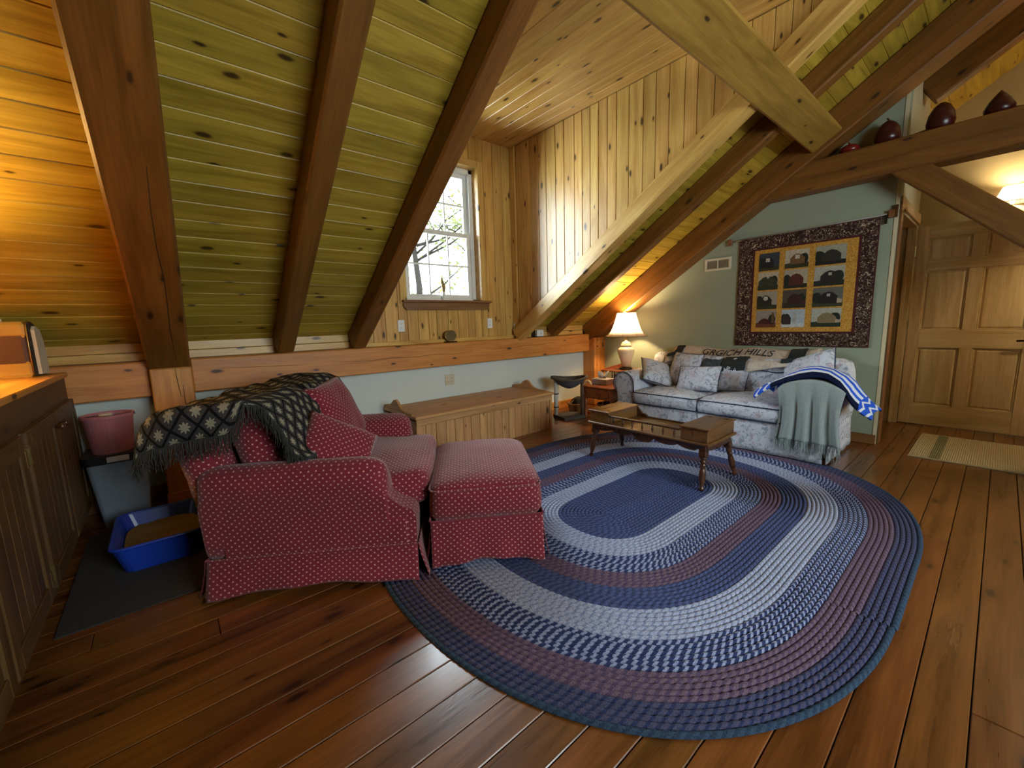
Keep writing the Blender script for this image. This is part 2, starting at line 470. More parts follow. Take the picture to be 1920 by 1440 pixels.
# roof: backing shell with the dormer hole + boards
def slab(lo_x, hi_x, ylo, yhi, c0=CB + .03, t=.12):
    pts = [(lo_x, ylo), (hi_x, ylo), (hi_x, yhi), (lo_x, yhi)]
    vs = [V((x, yy, zr(yy, c0))) for x, yy in pts] + [V((x, yy, zr(yy, c0) + t)) for x, yy in pts]
    return vs, [(0, 1, 2, 3), (7, 6, 5, 4), (0, 4, 5, 1), (1, 5, 6, 2), (2, 6, 7, 3), (3, 7, 4, 0)]
DX0 = 1.42; DX1 = 3.33; DZ = 3.20; DY = (CB - DZ) / SL
ceiling = thing('ceiling', (0, 3.88, 1.1), None, None, kind='structure')
b = MB()
b.add(*slab(XL - .1, DX0 - .03, RIDGE, 4.2)); b.add(*slab(DX1 + .03, XR + .1, RIDGE, 4.2)); b.add(*slab(DX0 - .03, DX1 + .03, RIDGE, DY - .02))
# far slope behind the camera
zrd = zr(RIDGE, CB + .03)
vs = [V((XL - .1, RIDGE, zrd)), V((XR + .1, RIDGE, zrd)), V((XR + .1, YB - .1, zrd - SL * (RIDGE - YB + .1))), V((XL - .1, YB - .1, zrd - SL * (RIDGE - YB + .1)))]
b.add(vs + [v + V((0, 0, .12)) for v in vs], [(0, 1, 2, 3), (7, 6, 5, 4), (0, 4, 5, 1), (1, 5, 6, 2), (2, 6, 7, 3), (3, 7, 4, 0)])
b.add(*boxgeo((DX0 - .1, DY - .1, DZ + .03), (DX1 + .1, 4.2, DZ + .13)))
b.build('roof_deck', M_cream, ceiling)
bw = .127 * .8366 * .99   # board run in y
def boards(x0, x1, ytop, ybot, joints):
    yy = 3.93
    while yy > ytop:
        yb = yy - bw
        if yy <= ybot + bw:
            xs = [x0] + [j for j in joints if x0 < j < x1] + [x1]
            for a, c in zip(xs[:-1], xs[1:]):
                ym = (yy + yb) / 2; p = V((a, ym, zr(ym) + .011)); q = V((c, ym, zr(ym) + .011))
                bar('plank', p, q, .1255 , .02, -ns, M_ceil, ceiling, .004)
        yy = yb
boards(XL, DX0, -.2, 3.93, (.02, .76))
boards(DX1 + .02, XR, -.2, 3.93, (3.93, 4.75))
# dormer ceiling planks run along Y
x = DX0; pwd = .128
while x < DX1 - .01:
    x1 = min(x + pwd, DX1)
    bar('plank', ((x + x1) / 2, DY - .05, DZ + .012), ((x + x1) / 2, YW + .02, DZ + .012), x1 - x - .002, .022, (0, 0, -1), M_dorm, ceiling, .003)
    x = x1
# planks of the strip above the dormer
yy = DY
while yy > -.2:
    ym = yy - bw / 2
    bar('plank', (DX0, ym, zr(ym) + .011), (DX1 + .02, ym, zr(ym) + .011), .1255, .02, -ns, M_ceil, ceiling, .004)
    yy -= bw

# walls ------------------------------------------------------------
# knee wall (painted) with window wall of vertical planks above it
wk = thing('wall_back', (2.4, YW, 0), None, None, kind='structure')
b = MB(); b.box((XL, YW, -.02), (XR, YW + .12, .80)); b.build('plaster', M_wall_lit, wk)
b = MB(); b.box((XL, YW + .03, .79), (DX0 - .02, YW + .12, 1.22)); b.box((DX1, YW + .03, .79), (XR, YW + .12, 1.22)); b.build('backing', M_timb, wk)
WX0, WX1, WZ0, WZ1 = 1.92, 2.84, 1.455, 2.885
b = MB()
b.box((DX0 - .1, YW + .025, .79), (WX0 - .021, YW + .2, DZ + .1)); b.box((WX1 + .021, YW + .025, .79), (DX1 + .1, YW + .2, DZ + .1))
b.box((WX0 - .021, YW + .025, .79), (WX1 + .021, YW + .2, WZ0 - .021)); b.box((WX0 - .021, YW + .025, WZ1 + .021), (WX1 + .021, YW + .2, DZ + .1))
b.build('dormer_backing', M_dorm, wk)
random.seed(3)
x = DX0
while x < DX1 - .005:
    x1 = min(x + random.choice((.12, .13, .14, .095)), DX1); xm = (x + x1) / 2; ww = x1 - x - .003
    def vp(z0, z1): bar('plank', (xm, YW + .012, z0), (xm, YW + .012, z1), ww, .022, (0, -1, 0), M_dorm, wk, .004)
    if x1 <= WX0 + .03 or x >= WX1 - .03: vp(1.02, DZ)
    else: vp(1.02, WZ0); vp(WZ1, DZ)
    x = x1
for xs in ((XL, -.09), (.137, DX0), (DX1, 4.62)):
    for (z0, z1) in ((1.015, 1.075), (1.075, 1.16)):
        bar('plank', (xs[0], YW + .01, (z0 + z1) / 2), (xs[1], YW + .01, (z0 + z1) / 2), z1 - z0 - .003, .02, (0, -1, 0), M_dorm, wk, .003)
bar('bottom_trim', (DX0, YW - .012, 1.034), (DX1, YW - .012, 1.034), .04, .024, (0, -1, 0), M_dorm, wk, .004)
bar('corner_trim', (DX1 - .012, YW - .02, 1.02), (DX1 - .012, YW - .02, 1.2), .03, .02, (0, -1, 0), M_white, wk, .003)

# dormer cheek walls
def cheek(name, X, sgn):
    o = thing(name, (X, 2.4, 1.6), None, None, kind='structure')
    poly = [(YW + .12, zr(YW + .12, CB + .1)), (YW + .12, DZ + .02), (DY - .1, DZ + .02), (DY - .1, zr(DY - .1, CB + .1))]
    mk('backing', *prism(poly, X + .024 * sgn, X + .08 * sgn, 'yz'), M_dorm, o)
    yy = YW
    while yy > DY + .05:
        y0 = max(yy - random.choice((.118, .13, .14, .10)), DY); ym = (yy + y0) / 2
        zb = min(zr(yy), zr(y0)) - .05
        if DZ - zb > .04:
            bar('plank', (X + .012 * sgn, ym, zb), (X + .012 * sgn, ym, DZ), yy - y0 - .003, .022, (-sgn, 0, 0), M_dorm, o, .004)
        yy = y0
    bar('corner_trim', (X - .008 * sgn, YW - .045, zr(YW)), (X - .008 * sgn, YW - .045, DZ), .09, .018, (-sgn, 0, 0), M_dorm, o, .004)
    return o
cheek('wall_dormer_right', DX1, 1)
cheek('wall_dormer_left', DX0, -1)

# end wall (sage) with the return wall and doorway
we = thing('wall_right', (XT, 2, 0), None, None, kind='structure')
YC = .65
poly = [(YW + .1, -.02), (YW + .1, zr(YW + .1, CB + .05)), (YC, zr(YC, CB + .05)), (YC, -.02)]
mk('plaster', *prism(poly, XT, XT + .12, 'yz'), M_wall, we)
wd = thing('wall_doorway', (5.5, YC, 0), None, None, kind='structure')
DH = 2.06
b = MB(); b.box((XT + .005, YC + .001, DH), (6.02, YC + .12, zr(YC + .12) + .04)); b.box((XT + .12, YC, -.02), (XT + .15, YC + .12, DH)); b.box((6.03, YC, -.02), (6.1, YC + .12, DH))
b.build('plaster', M_cream, wd)
mk('closet_back', *boxgeo((XT + .3, 1.6, 0), (XR, 1.66, 2.6)), M_cream, wd)
bar('corner_bead', (XT - .002, YC + .012, .0), (XT - .002, YC + .012, zr(YC)), .026, .006, (-1, 0, 0), M_cream, we, .001)
wf = thing('wall_hall', (XR, -.6, 0), None, None, kind='structure')
poly = [(YW, -.02), (YW, zr(YW, CB + .03)), (RIDGE, zrd), (YB, zrd - SL * (RIDGE - YB)), (YB, -.02)]
mk('plaster', *prism(poly, XR - .1, XR, 'yz'), M_cream, wf)
wl = thing('wall_left', (XL, 0, 0), None, None, kind='structure')
mk('plaster', *prism(poly, XL - .1, XL, 'yz'), M_cream, wl)
wb = thing('wall_behind', (1, YB, 0), None, None, kind='structure')
zb = zrd - SL * (RIDGE - YB)
b = MB(); b.box((XL, YB - .12, -.02), (XR, YB, 1.05)); b.box((XL, YB - .12, 2.45), (XR, YB, zb + .1)); b.box((XL, YB - .12, 1.05), (.5, YB, 2.45)); b.box((2.9, YB - .12, 1.05), (XR, YB, 2.45))
b.build('plaster', M_cream, wb)

# baseboards
o = thing('baseboard_back', (2, YW, 0), None, None, kind='structure')
bar('board', (XL, YW - .01, .055), (-.09, YW - .01, .055), .11, .02, (0, -1, 0), M_trimw, o, .004)
bar('board', (.137, YW - .01, .055), (4.62, YW - .01, .055), .11, .02, (0, -1, 0), M_post, o, .004)
bar('post_skirting', (-.1, 3.658, .045), (.147, 3.658, .045), .09, .02, (0, -1, 0), M_post, o, .004)
o = thing('baseboard_right', (XT, 2, 0), None, None, kind='structure')
bar('board', (XT - .01, 3.66, .045), (XT - .01, YC, .045), .09, .02, (-1, 0, 0), M_trimw, o, .004)

# ------------------------------------------------------------------ timber frame
def timber(name, label, parts, cat='beam', group=None):
    pts = [p for pr in parts for p in (V(pr[1]), V(pr[2]))]
    lo = min(pts, key=lambda p: p.z)
    t = thing(name, lo, label, cat, group)
    for p in parts: bar(*p[:6], p[6], t, p[7] if len(p) > 7 else .008)
    return t
def rafter(x0, x1, cbot, label, mat=M_timb, yend=RIDGE + .05, yfoot=None, ctop=CB - .002, skew=0.0):
    d = (ctop - cbot) * .8366; xm = (x0 + x1) / 2
    yf = yfoot if yfoot else YW - .06
    cm_ = (cbot + ctop) / 2
    p0 = V((xm, yf, zr(yf, cm_))); p1 = V((xm + skew, yend, zr(yend, cm_)))
    t = thing('roof_rafter', p0, label, 'beam', 'roof rafters')
    # level cut at the foot so that it sits on the plate
    ny = V((0, -1, SL)).normalized()
    o = bar('timber', p0, p1, x1 - x0, d, -ns, mat, t, .012)
    return t
M_crack = plain('drying_crack', '20120a', .95)
def crack(parent, pts, r_=.0022):
    n_ = len(pts); return mk('drying_crack', *tube(pts, r_, 5, taper=[.3 + .7 * math.sin(math.pi * (i + .3) / n_) for i in range(n_)]), M_crack, parent)
CP = 3.38; CC = 3.485
rl_ = rafter(-.091, .137, CP, 'broad dark brown rafter rising from the post behind the red armchair', M_timb, yfoot=3.85, skew=-.10)
crack(rl_, [(.062 - .0213 * (3.85 - yy_) + .006 * math.sin(yy_ * 9), yy_, zr(yy_, CP)) for yy_ in (3.66, 3.5, 3.3, 3.1, 2.9, 2.7, 2.5, 2.3)])
rafter(.70, .825, CC, 'slim brown rafter crossing the green-tinted ceiling left of the window rafter', skew=-.125)
rafter(1.305, 1.43, CC, 'slim brown rafter that crosses in front of the dormer window', skew=-.04)
rafter(3.275, 3.40, CC - .03, 'pale rafter running up the foot of the dormer side wall', M_dorm, ctop=CB - .03)
rafter(3.866, 3.975, CC, 'dark rafter between the dormer wall and the corner rafter above the lamp')
rafter(4.623, XT - .002, CP, 'broad orange-lit rafter against the green wall above the table lamp', M_timb, yfoot=3.85)
rafter(5.45, 5.58, CP + .02, 'dark red-brown rafter over the doorway beyond the tie beam', M_timb, yfoot=YC - .02)
# posts
def post(x0, x1, yf, label, pegs, zt=.965):
    t = thing('timber_post', ((x0 + x1) / 2, yf + .1, 0), label, 'post', 'timber posts')
    bar('timber', ((x0 + x1) / 2, (yf + YW) / 2, 0), ((x0 + x1) / 2, (yf + YW) / 2, zt), YW - yf, x1 - x0, (1, 0, 0), M_post, t, .008)
    for dx in pegs:
        for z in (.93, .84):
            vs, fs = lathe([(.014, -.008), (.014, .008), (.008, .013)], 10)
            mk('peg', vs, fs, M_trimw, t, Matrix.Translation((x0 + dx, yf, z)) @ Matrix.Rotation(math.radians(90), 4, 'X'))
    return t
pl_ = post(-.091, .137, 3.67, 'square orange timber post behind the pink bucket and red armchair', ())
crack(pl_, [(.045, 3.67, .962), (.047, 3.67, .9), (.052, 3.67, .83), (.058, 3.67, .76)]); crack(pl_, [(.078, 3.67, .84), (.074, 3.67, .76), (.080, 3.67, .66), (.086, 3.67, .55)])
post(4.623, XT - .004, 3.67, 'pegged orange timber post in the corner behind the end table', (.06, .19))
t = thing('knee_beam', (2.4, 3.82, .772), 'long horizontal pine beam along the low wall above the bench', 'beam')
bar('timber', (.137, 3.82, .8925), (4.623, 3.82, .8925), .241, .115, (0, -1, 0), M_post, t, .008)
crack(t, [(1.1 + .14 * i, 3.7625, .898 + .006 * math.sin(i * 1.9)) for i in range(12)], .0018); crack(t, [(2.9 + .15 * i, 3.7625, .905 + .005 * math.sin(i * 2.3) + .004 * i) for i in range(8)], .0018); crack(t, [(.3 + .1 * i, 3.7625, .93 - .004 * i) for i in range(7)], .0016)
t = thing('knee_beam', (-1.6, 3.82, .772), 'horizontal pine beam above the pink bucket left of the post', 'beam')
bar('timber', (XL, 3.82, .8925), (-.091, 3.82, .8925), .241, .115, (0, -1, 0), M_post, t, .008)
# purlin
cp = 3.42; ym = 1.13
pc = V((0, ym, zr(ym, cp))) + ns * .12
t = thing('purlin_beam', (2.4, ym, zr(ym, cp)), 'thick purlin timber crossing under the rafters from the top of the picture', 'beam')
bar('timber', (.137, pc.y, pc.z), (4.622, pc.y, pc.z), .25, .24, -ns, wood('timber_olive', 'a67f36', '7d5c20', .5, .2, .05), t, .012)
# tie beam and brace and the hidden post carrying them
t = thing('tie_beam', (4.75, .2, 2.315), 'horizontal tie beam in front of the green wall carrying dark red ornaments', 'beam')
bar('timber', (4.765, 1.62, 2.443), (4.765, -1.4, 2.443), .256, .19, (-1, 0, 0), M_timb, t, .01)
t = thing('diagonal_brace', (4.75, -.4, 1.4), 'diagonal brace under the tie beam in front of the panelled door', 'beam')
d = V((0, -.506, -.47)).normalized(); a0 = V((4.745, .60, 2.335)) ; nrm = V((0, d.z, -d.y))
bar('timber', a0 - d * .06, a0 + d * 1.35, .165, .12, (-1, 0, 0), M_timb, t, .008)
t = thing('timber_post', (4.75, -.45, 0), 'timber post carrying the brace right of the panelled door', 'post', 'timber posts')
bar('timber', (4.75, -.46, 0), (4.75, -.46, 2.31), .2, .2, (-1, 0, 0), M_timb, t, .008)

# ------------------------------------------------------------------ window
win = thing('window_1', (2.38, 4.0, WZ0), None, None, kind='structure')
b = MB()
for (lo, hi) in (((WX0 - .02, YW - .0, WZ0 - .02), (WX0, YW + .2, WZ1 + .02)), ((WX1, YW, WZ0 - .02), (WX1 + .02, YW + .2, WZ1 + .02)), ((WX0, YW, WZ1), (WX1, YW + .2, WZ1 + .02)), ((WX0, YW, WZ0 - .02), (WX1, YW + .2, WZ0))):
    b.box(lo, hi)
b.build('jamb', M_dorm, win)
for (p, q, wdt) in (((WX0 - .04, YW - .006, WZ0 - .03), (WX0 - .04, YW - .006, WZ1 + .07), .075), ((WX1 + .04, YW - .006, WZ0 - .03), (WX1 + .04, YW - .006, WZ1 + .07), .075), ((WX0 - .0, YW - .006, WZ1 + .035), (WX1, YW - .006, WZ1 + .035), .07)):
    bar('casing', p, q, wdt, .02, (0, -1, 0), M_dorm, win, .004)
st = MB(); pts = [(1.87, 1.44), (2.935, 1.44), (2.935, 1.40), (2.91, 1.36), (1.90, 1.36), (1.885, 1.375), (1.87, 1.40)]
st.add(*prism(pts, YW - .03, YW + .002, 'xz')); st.build('apron', M_trimw, win)
st = MB(); st.box((1.855, YW - .06, 1.435), (2.95, YW + .15, 1.46), .006); st.build('sill', M_trimw, win)
b = MB(); fy = YW + .09
for (lo, hi) in (((WX0, fy, WZ0), (WX0 + .05, fy + .1, WZ1)), ((WX1 - .05, fy, WZ0), (WX1, fy + .1, WZ1)), ((WX0, fy, WZ1 - .045), (WX1, fy + .1, WZ1)), ((WX0, fy, WZ0), (WX1, fy + .1, WZ0 + .03))):
    b.box(lo, hi, .004)
b.build('frame', M_white, win)
def sash(z0, z1, yy):
    x0 = WX0 + .05; x1 = WX1 - .05; s = .045
    b = MB()
    for (lo, hi) in (((x0, yy, z0), (x0 + s, yy + .035, z1)), ((x1 - s, yy, z0), (x1, yy + .035, z1)), ((x0 + s, yy, z0), (x1 - s, yy + .035, z0 + s)), ((x0 + s, yy, z1 - s), (x1 - s, yy + .035, z1))):
        b.box(lo, hi, .004)
    o = b.build('sash', M_white, win)
    gx0 = x0 + s; gx1 = x1 - s; gz0 = z0 + s; gz1 = z1 - s
    for i in (1, 2):
        xm = gx0 + (gx1 - gx0) * i / 3
        mk('muntin', *boxgeo((xm - .007, yy + .01, gz0), (xm + .007, yy + .028, gz1)), M_white, o)
    zm = (gz0 + gz1) / 2
    mk('muntin', *boxgeo((gx0, yy + .009, zm - .007), (gx1, yy + .029, zm + .007)), M_white, o)
    for i in range(3):
        for j in range(2):
            xa = gx0 + (gx1 - gx0) * i / 3 + .007; xb = gx0 + (gx1 - gx0) * (i + 1) / 3 - .007
            za = gz0 + (gz1 - gz0) * j / 2 + .007; zbb = gz0 + (gz1 - gz0) * (j + 1) / 2 - .007
            mk('pane', *boxgeo((xa, yy + .016, za), (xb, yy + .020, zbb)), M_glass, o)
sash(WZ0 + .03, 2.205, fy + .012)
sash(2.165, WZ1 - .045, fy + .052)
# window behind the camera
win2 = thing('window_2', (1.7, YB - .06, 1.05), None, None, kind='structure')
b = MB()
for (lo, hi) in (((.5, YB - .1, 1.05), (.56, YB - .02, 2.45)), ((2.84, YB - .1, 1.05), (2.9, YB - .02, 2.45)), ((.56, YB - .1, 2.39), (2.84, YB - .02, 2.45)), ((.56, YB - .1, 1.05), (2.84, YB - .02, 1.11)), ((1.67, YB - .1, 1.11), (1.73, YB - .02, 2.39))):
    b.box(lo, hi)
b.build('frame', M_white, win2)
for (a, c) in ((.56, 1.67), (1.73, 2.84)): mk('pane', *boxgeo((a, YB - .065, 1.11), (c, YB - .06, 2.39)), M_glass, win2)

# ------------------------------------------------------------------ doorway frame and open door leaf
o = thing('trim_1', (5.5, YC, 0), None, None, kind='structure')
bar('jamb', (6.01, YC + .06, 0), (6.01, YC + .06, DH), .12, .02, (-1, 0, 0), M_door, o, .003)
bar('jamb', (XT + .16, YC + .06, 0), (XT + .16, YC + .06, DH), .12, .02, (1, 0, 0), M_door, o, .003)
bar('head_jamb', (XT + .15, YC + .06, DH + .0), (6.02, YC + .06, DH + .0), .12, .02, (0, 0, -1), M_door, o, .003)
bar('stop', (5.985, YC + .05, 0), (5.985, YC + .05, DH - .01), .03, .012, (-1, 0, 0), M_door, o, .002)
bar('casing', (XT + .085, YC - .008, 0), (XT + .085, YC - .008, DH + .06), .11, .016, (0, -1, 0), M_trimw, o, .003)
bar('casing', (XT + .03, YC - .009, DH + .06), (6.05, YC - .009, DH + .06), .09, .016, (0, -1, 0), M_door, o, .003)
door = thing('door_1', (6.02, YC, 0), None, None, kind='structure')
DX = 6.02; Y0 = YC - .01; Y1 = Y0 - .915
ZD0, ZD1 = .012, 2.04
def dbar(n, y0, y1, z0, z1, vertical):
    if vertical: bar(n, (DX + .02, (y0 + y1) / 2, z0), (DX + .02, (y0 + y1) / 2, z1), abs(y0 - y1), .04, (-1, 0, 0), M_door, door, .003)
    else: bar(n, (DX + .02, y0, (z0 + z1) / 2), (DX + .02, y1, (z0 + z1) / 2), z1 - z0, .04, (-1, 0, 0), M_door, door, .003)
ya, yb_, yc_, yd = .553, .255, .16, -.14
dbar('stile', Y0, ya, ZD0, ZD1, True); dbar('stile', yd, Y1, ZD0, ZD1, True)
zrows = [(.222, .82), (1.0, 1.596), (1.697, 1.912)]
rails = [(ZD0, .222), (.82, 1.0), (1.596, 1.697), (1.912, ZD1)]
for z0, z1 in rails: dbar('rail', ya, yd, z0, z1, False)
for z0, z1 in zrows:
    dbar('mullion', yb_, yc_, z0, z1, True)
    for (p, q) in ((ya, yb_), (yc_, yd)):
        # raised and fielded panel
        f = .014; g = .05
        lo0, hi0 = min(p, q), max(p, q)
        xs = DX + .016; xf = DX + .004
        o_ = [(lo0, z0), (hi0, z0), (hi0, z1), (lo0, z1)]; i_ = [(lo0 + .03, z0 + .03), (hi0 - .03, z0 + .03), (hi0 - .03, z1 - .03), (lo0 + .03, z1 - .03)]
        vs = [V((DX + .018, a, c)) for a, c in o_] + [V((xf + .003, a, c)) for a, c in i_] + [V((DX + .03, a, c)) for a, c in o_]
        fs = [(4, 5, 6, 7), (0, 1, 5, 4), (1, 2, 6, 5), (2, 3, 7, 6), (3, 0, 4, 7), (8, 11, 10, 9), (0, 8, 9, 1), (1, 9, 10, 2), (2, 10, 11, 3), (3, 11, 8, 0)]
        # re-centre so the grain runs vertically
        ctr = V((DX + .02, (p + q) / 2, (z0 + z1) / 2)); M = orient(ctr, (0, 0, 1), (-1, 0, 0)); Mi = M.inverted()
        mk('panel', [Mi @ v for v in vs], fs, M_door, door, M)
        # sunk moulding shadow line
        b = MB()
        for (lo, hi) in (((DX + .006, lo0, z0), (DX + .02, lo0 + .012, z1)), ((DX + .006, hi0 - .012, z0), (DX + .02, hi0, z1)), ((DX + .006, lo0, z0), (DX + .02, hi0, z0 + .012)), ((DX + .006, lo0, z1 - .012), (DX + .02, hi0, z1))):
            b.box(lo, hi, .004)
        b.build('moulding', M_door, door)
M_brass = plain('brass', 'b59a62', .3, .9)
M_bronze = plain('dark_bronze', '3a2a1e', .35, .8)
for z in (.28, 1.05, 1.80):
    h = thing('x', (0, 0, 0), None, None) if False else None
    o_ = mk('hinge', *boxgeo((DX - .012, Y0 - .004, z - .05), (DX + .002, Y0 + .035, z + .05), .002), M_brass, door)
    vs, fs = lathe([(.007, -.052), (.007, .052)], 10); mk('pin', vs, fs, M_brass, o_, Matrix.Translation((DX - .012, Y0 + .005, z)))
hd = mk('handle', *tube([(DX - .003, -.215, .905), (DX - .045, -.215, .905), (DX - .05, -.205, .906), (DX - .05, -.10, .90)], .009, 10), M_bronze, door, smooth=True)
vs, fs = lathe([(.03, 0), (.03, .008), (.012, .012)], 16); mk('rose', vs, fs, M_bronze, hd, orient((DX - .0, -.215, .905), (0, 1, 0), (-1, 0, 0)))

# sconce in the hall
sx, sy, sz = 6.66, .045, 2.30
la = thing('wall_sconce', (XR - .1, sy, sz - .2), 'lit wall lamp with pleated cream shade above the panelled door', 'lamp')
b = MB(); b.add(*tube([(XR - .1, sy, sz - .2), (sx, sy, sz - .22), (sx, sy, sz - .06)], .008, 8)); b.build('arm', M_brass, la, smooth=True)
vs, fs = lathe([(.055, -.012), (.055, .012), (.02, .02)], 16); mk('backplate', vs, fs, M_brass, la, orient((XR - .1, sy, sz - .2), (0, 1, 0), (-1, 0, 0)))
def shade(parent, cx, cy, z0, z1, r0, r1, bell=0.0, ribs=8, mat=M_shade, trim=M_maple, n=40):
    vs = []; fs = []; m = 12
    for j in range(m + 1):
        t = j / m; r = r0 + (r1 - r0) * (t ** (1 - bell * .55) if bell else t)
        for k in range(n):
            a = 2 * math.pi * k / n; rr = r * (1 + (.012 * math.cos(a * ribs) if bell else 0)); vs.append(V((cx + rr * math.cos(a), cy + rr * math.sin(a), z0 + (z1 - z0) * t)))
    for j in range(m):
        for k in range(n): fs.append((j * n + k, j * n + (k + 1) % n, (j + 1) * n + (k + 1) % n, (j + 1) * n + k))
    s = mk('shade', vs, fs, mat, parent, smooth=True)
    for (r, z) in ((r0, z0), (r1, z1)):
        mk('shade_rim', *tube([(cx + r * 1.005 * math.cos(2 * math.pi * k / n), cy + r * 1.005 * math.sin(2 * math.pi * k / n), z) for k in range(n)], .0035, 6, True), trim, s, smooth=True)
    for k in range(ribs):
        a = 2 * math.pi * (k + .5) / ribs
        pts = []
        for j in range(m + 1):
            t = j / m; r = (r0 + (r1 - r0) * (t ** (1 - bell * .55) if bell else t)) * 1.004 * ((1 - .012) if bell else 1)
            pts.append((cx + r * math.cos(a), cy + r * math.sin(a), z0 + (z1 - z0) * t))
        mk('shade_rib', *tube(pts, .002, 5), trim, s)
    return s
M_shtrim = plain('shade_trim', '8a6a3a', .7)
shade(la, sx, sy, sz - .055, sz + .105, .135, .075, 0, 8, M_shade, M_shtrim)
def bulb(parent, loc, power, color, r=.035):
    vs, fs = lathe([(.013, -.05), (.014, -.03), (.028, -.005), (.03, .012), (.024, .03), (.008, .042)], 14)
    mb = plain('bulb_glow_%d' % len(bpy.data.materials), 'fff0d0', .4, emit=6)
    mk('bulb', vs, fs, mb, parent, Matrix.Translation(loc), smooth=True)
    l = bpy.data.lights.new('bulb_light', 'POINT'); l.energy = power; l.color = color; l.shadow_soft_size = r
    o = bpy.data.objects.new('bulb_light', l); put(o, parent, Matrix.Translation(V(loc) + V((0, 0, .075))))
bulb(la, (sx, sy, sz - .02), 14, (1, .70, .36))
vs, fs = lathe([(.0, -.11), (.03, -.105), (.045, -.08), (.03, -.055), (.012, -.05)], 14); mk('glass_knob', vs, fs, plain('pale_glass', 'd8d0c0', .1), la, Matrix.Translation((sx, sy, sz - .06)), smooth=True)

# pendant over the landing right of the picture
pd = thing('pendant_lamp', (5.3, -1.0, 2.15), 'hanging lamp over the landing right of the tie beam post', 'lamp')
mk('cord', *tube([(5.3, -1.0, 2.4), (5.3, -1.0, zrd - SL * .1)], .005, 6), M_bronze, pd)
shade(pd, 5.3, -1.0, 2.15, 2.36, .20, .10, 0, 8, M_shade, M_shtrim, 28)
bulb(pd, (5.3, -1.0, 2.18), 58, (1, .78, .48), .05)

# ornaments on the tie beam: dark red gourds
M_redg = plain('oxblood_glaze', '4a120e', .3, ns=8, na=.25)
M_redg2 = plain('red_glaze', '7c1a14', .3, ns=8, na=.2)
TB = 2.571
def gourd(y, prof, label, mat=M_redg, tail=None, lean=0, knob=True):
    t = thing('gourd_ornament', (4.77, y, TB), label, 'ornament', 'dark red ornaments on the tie beam')
    vs, fs = lathe(prof, 20); M = Matrix.Translation((4.77, y, TB)) @ Matrix.Rotation(lean, 4, 'X')
    mk('body', vs, fs, mat, t, M, smooth=True)
    zt = prof[-1][1]
    if knob: mk('stem', *tube([(0, 0, zt - .006), (0, .006, zt + .012), (0, .014, zt + .018)], .006, 7), mat, t, M)
    if tail: mk('tail', *tube([V((0, 0, .03)), V((0, tail * .5, .018)), V((0, tail, .014))], .03, 10, taper=[1, .6, .35]), mat, t, M, smooth=True)
gourd(1.0, [(.02, 0), (.06, .004), (.075, .03), (.06, .06), (.03, .075), (.008, .08)], 'small bright red ornament tucked beside the corner rafter on the tie beam', M_redg2)
gourd(.755, [(.05, 0), (.078, .01), (.086, .05), (.076, .11), (.05, .155), (.02, .18), (.006, .184)], 'dome-shaped dark red ornament left of the pale wall corner on the tie beam')
gourd(.45, [(.06, 0), (.075, .015), (.084, .06), (.074, .12), (.05, .17), (.02, .196), (.005, .20)], 'dark red hood-shaped ornament with a tail right of the pale wall corner', tail=.16, lean=math.radians(0), knob=False)
gourd(.155, [(.05, 0), (.075, .01), (.08, .05), (.055, .10), (.025, .14), (.004, .165)], 'pointed dark red ornament at the right edge of the tie beam', tail=-.13, knob=False)

# ------------------------------------------------------------------ rug
rug = thing('braided_rug', (2.345, 1.5, 0), 'large oval braided rug in navy, pale blue and plum bands', 'rug')
RX0, RX1, RY = 1.99, 2.70, 1.48
rmat = {'navy': braid('rug_navy', '3a4266', '4d5882', .5), 'light': braid('rug_light', '7c86a8', 'a0a8c0', .70), 'check': braid('rug_check', '2e3860', '8f98b8', .42),
        'plum': braid('rug_plum', '54455e', '6d5a6a', .5), 'dark': braid('rug_dark', '2c3558', '4a4a64', .6), 'edge': braid('rug_edge', '36495e', '2c3c52', .5)}
def band(r):
    return 'navy' if r < .30 else 'light' if r < .46 else 'check' if r < .59 else 'plum' if r < .70 else 'navy' if r < .85 else 'light' if r < 1.01 else 'check' if r < 1.145 else 'plum' if r < 1.25 else 'dark' if r < 1.345 else 'edge'
rw = .0229; k = 0
random.seed(5)
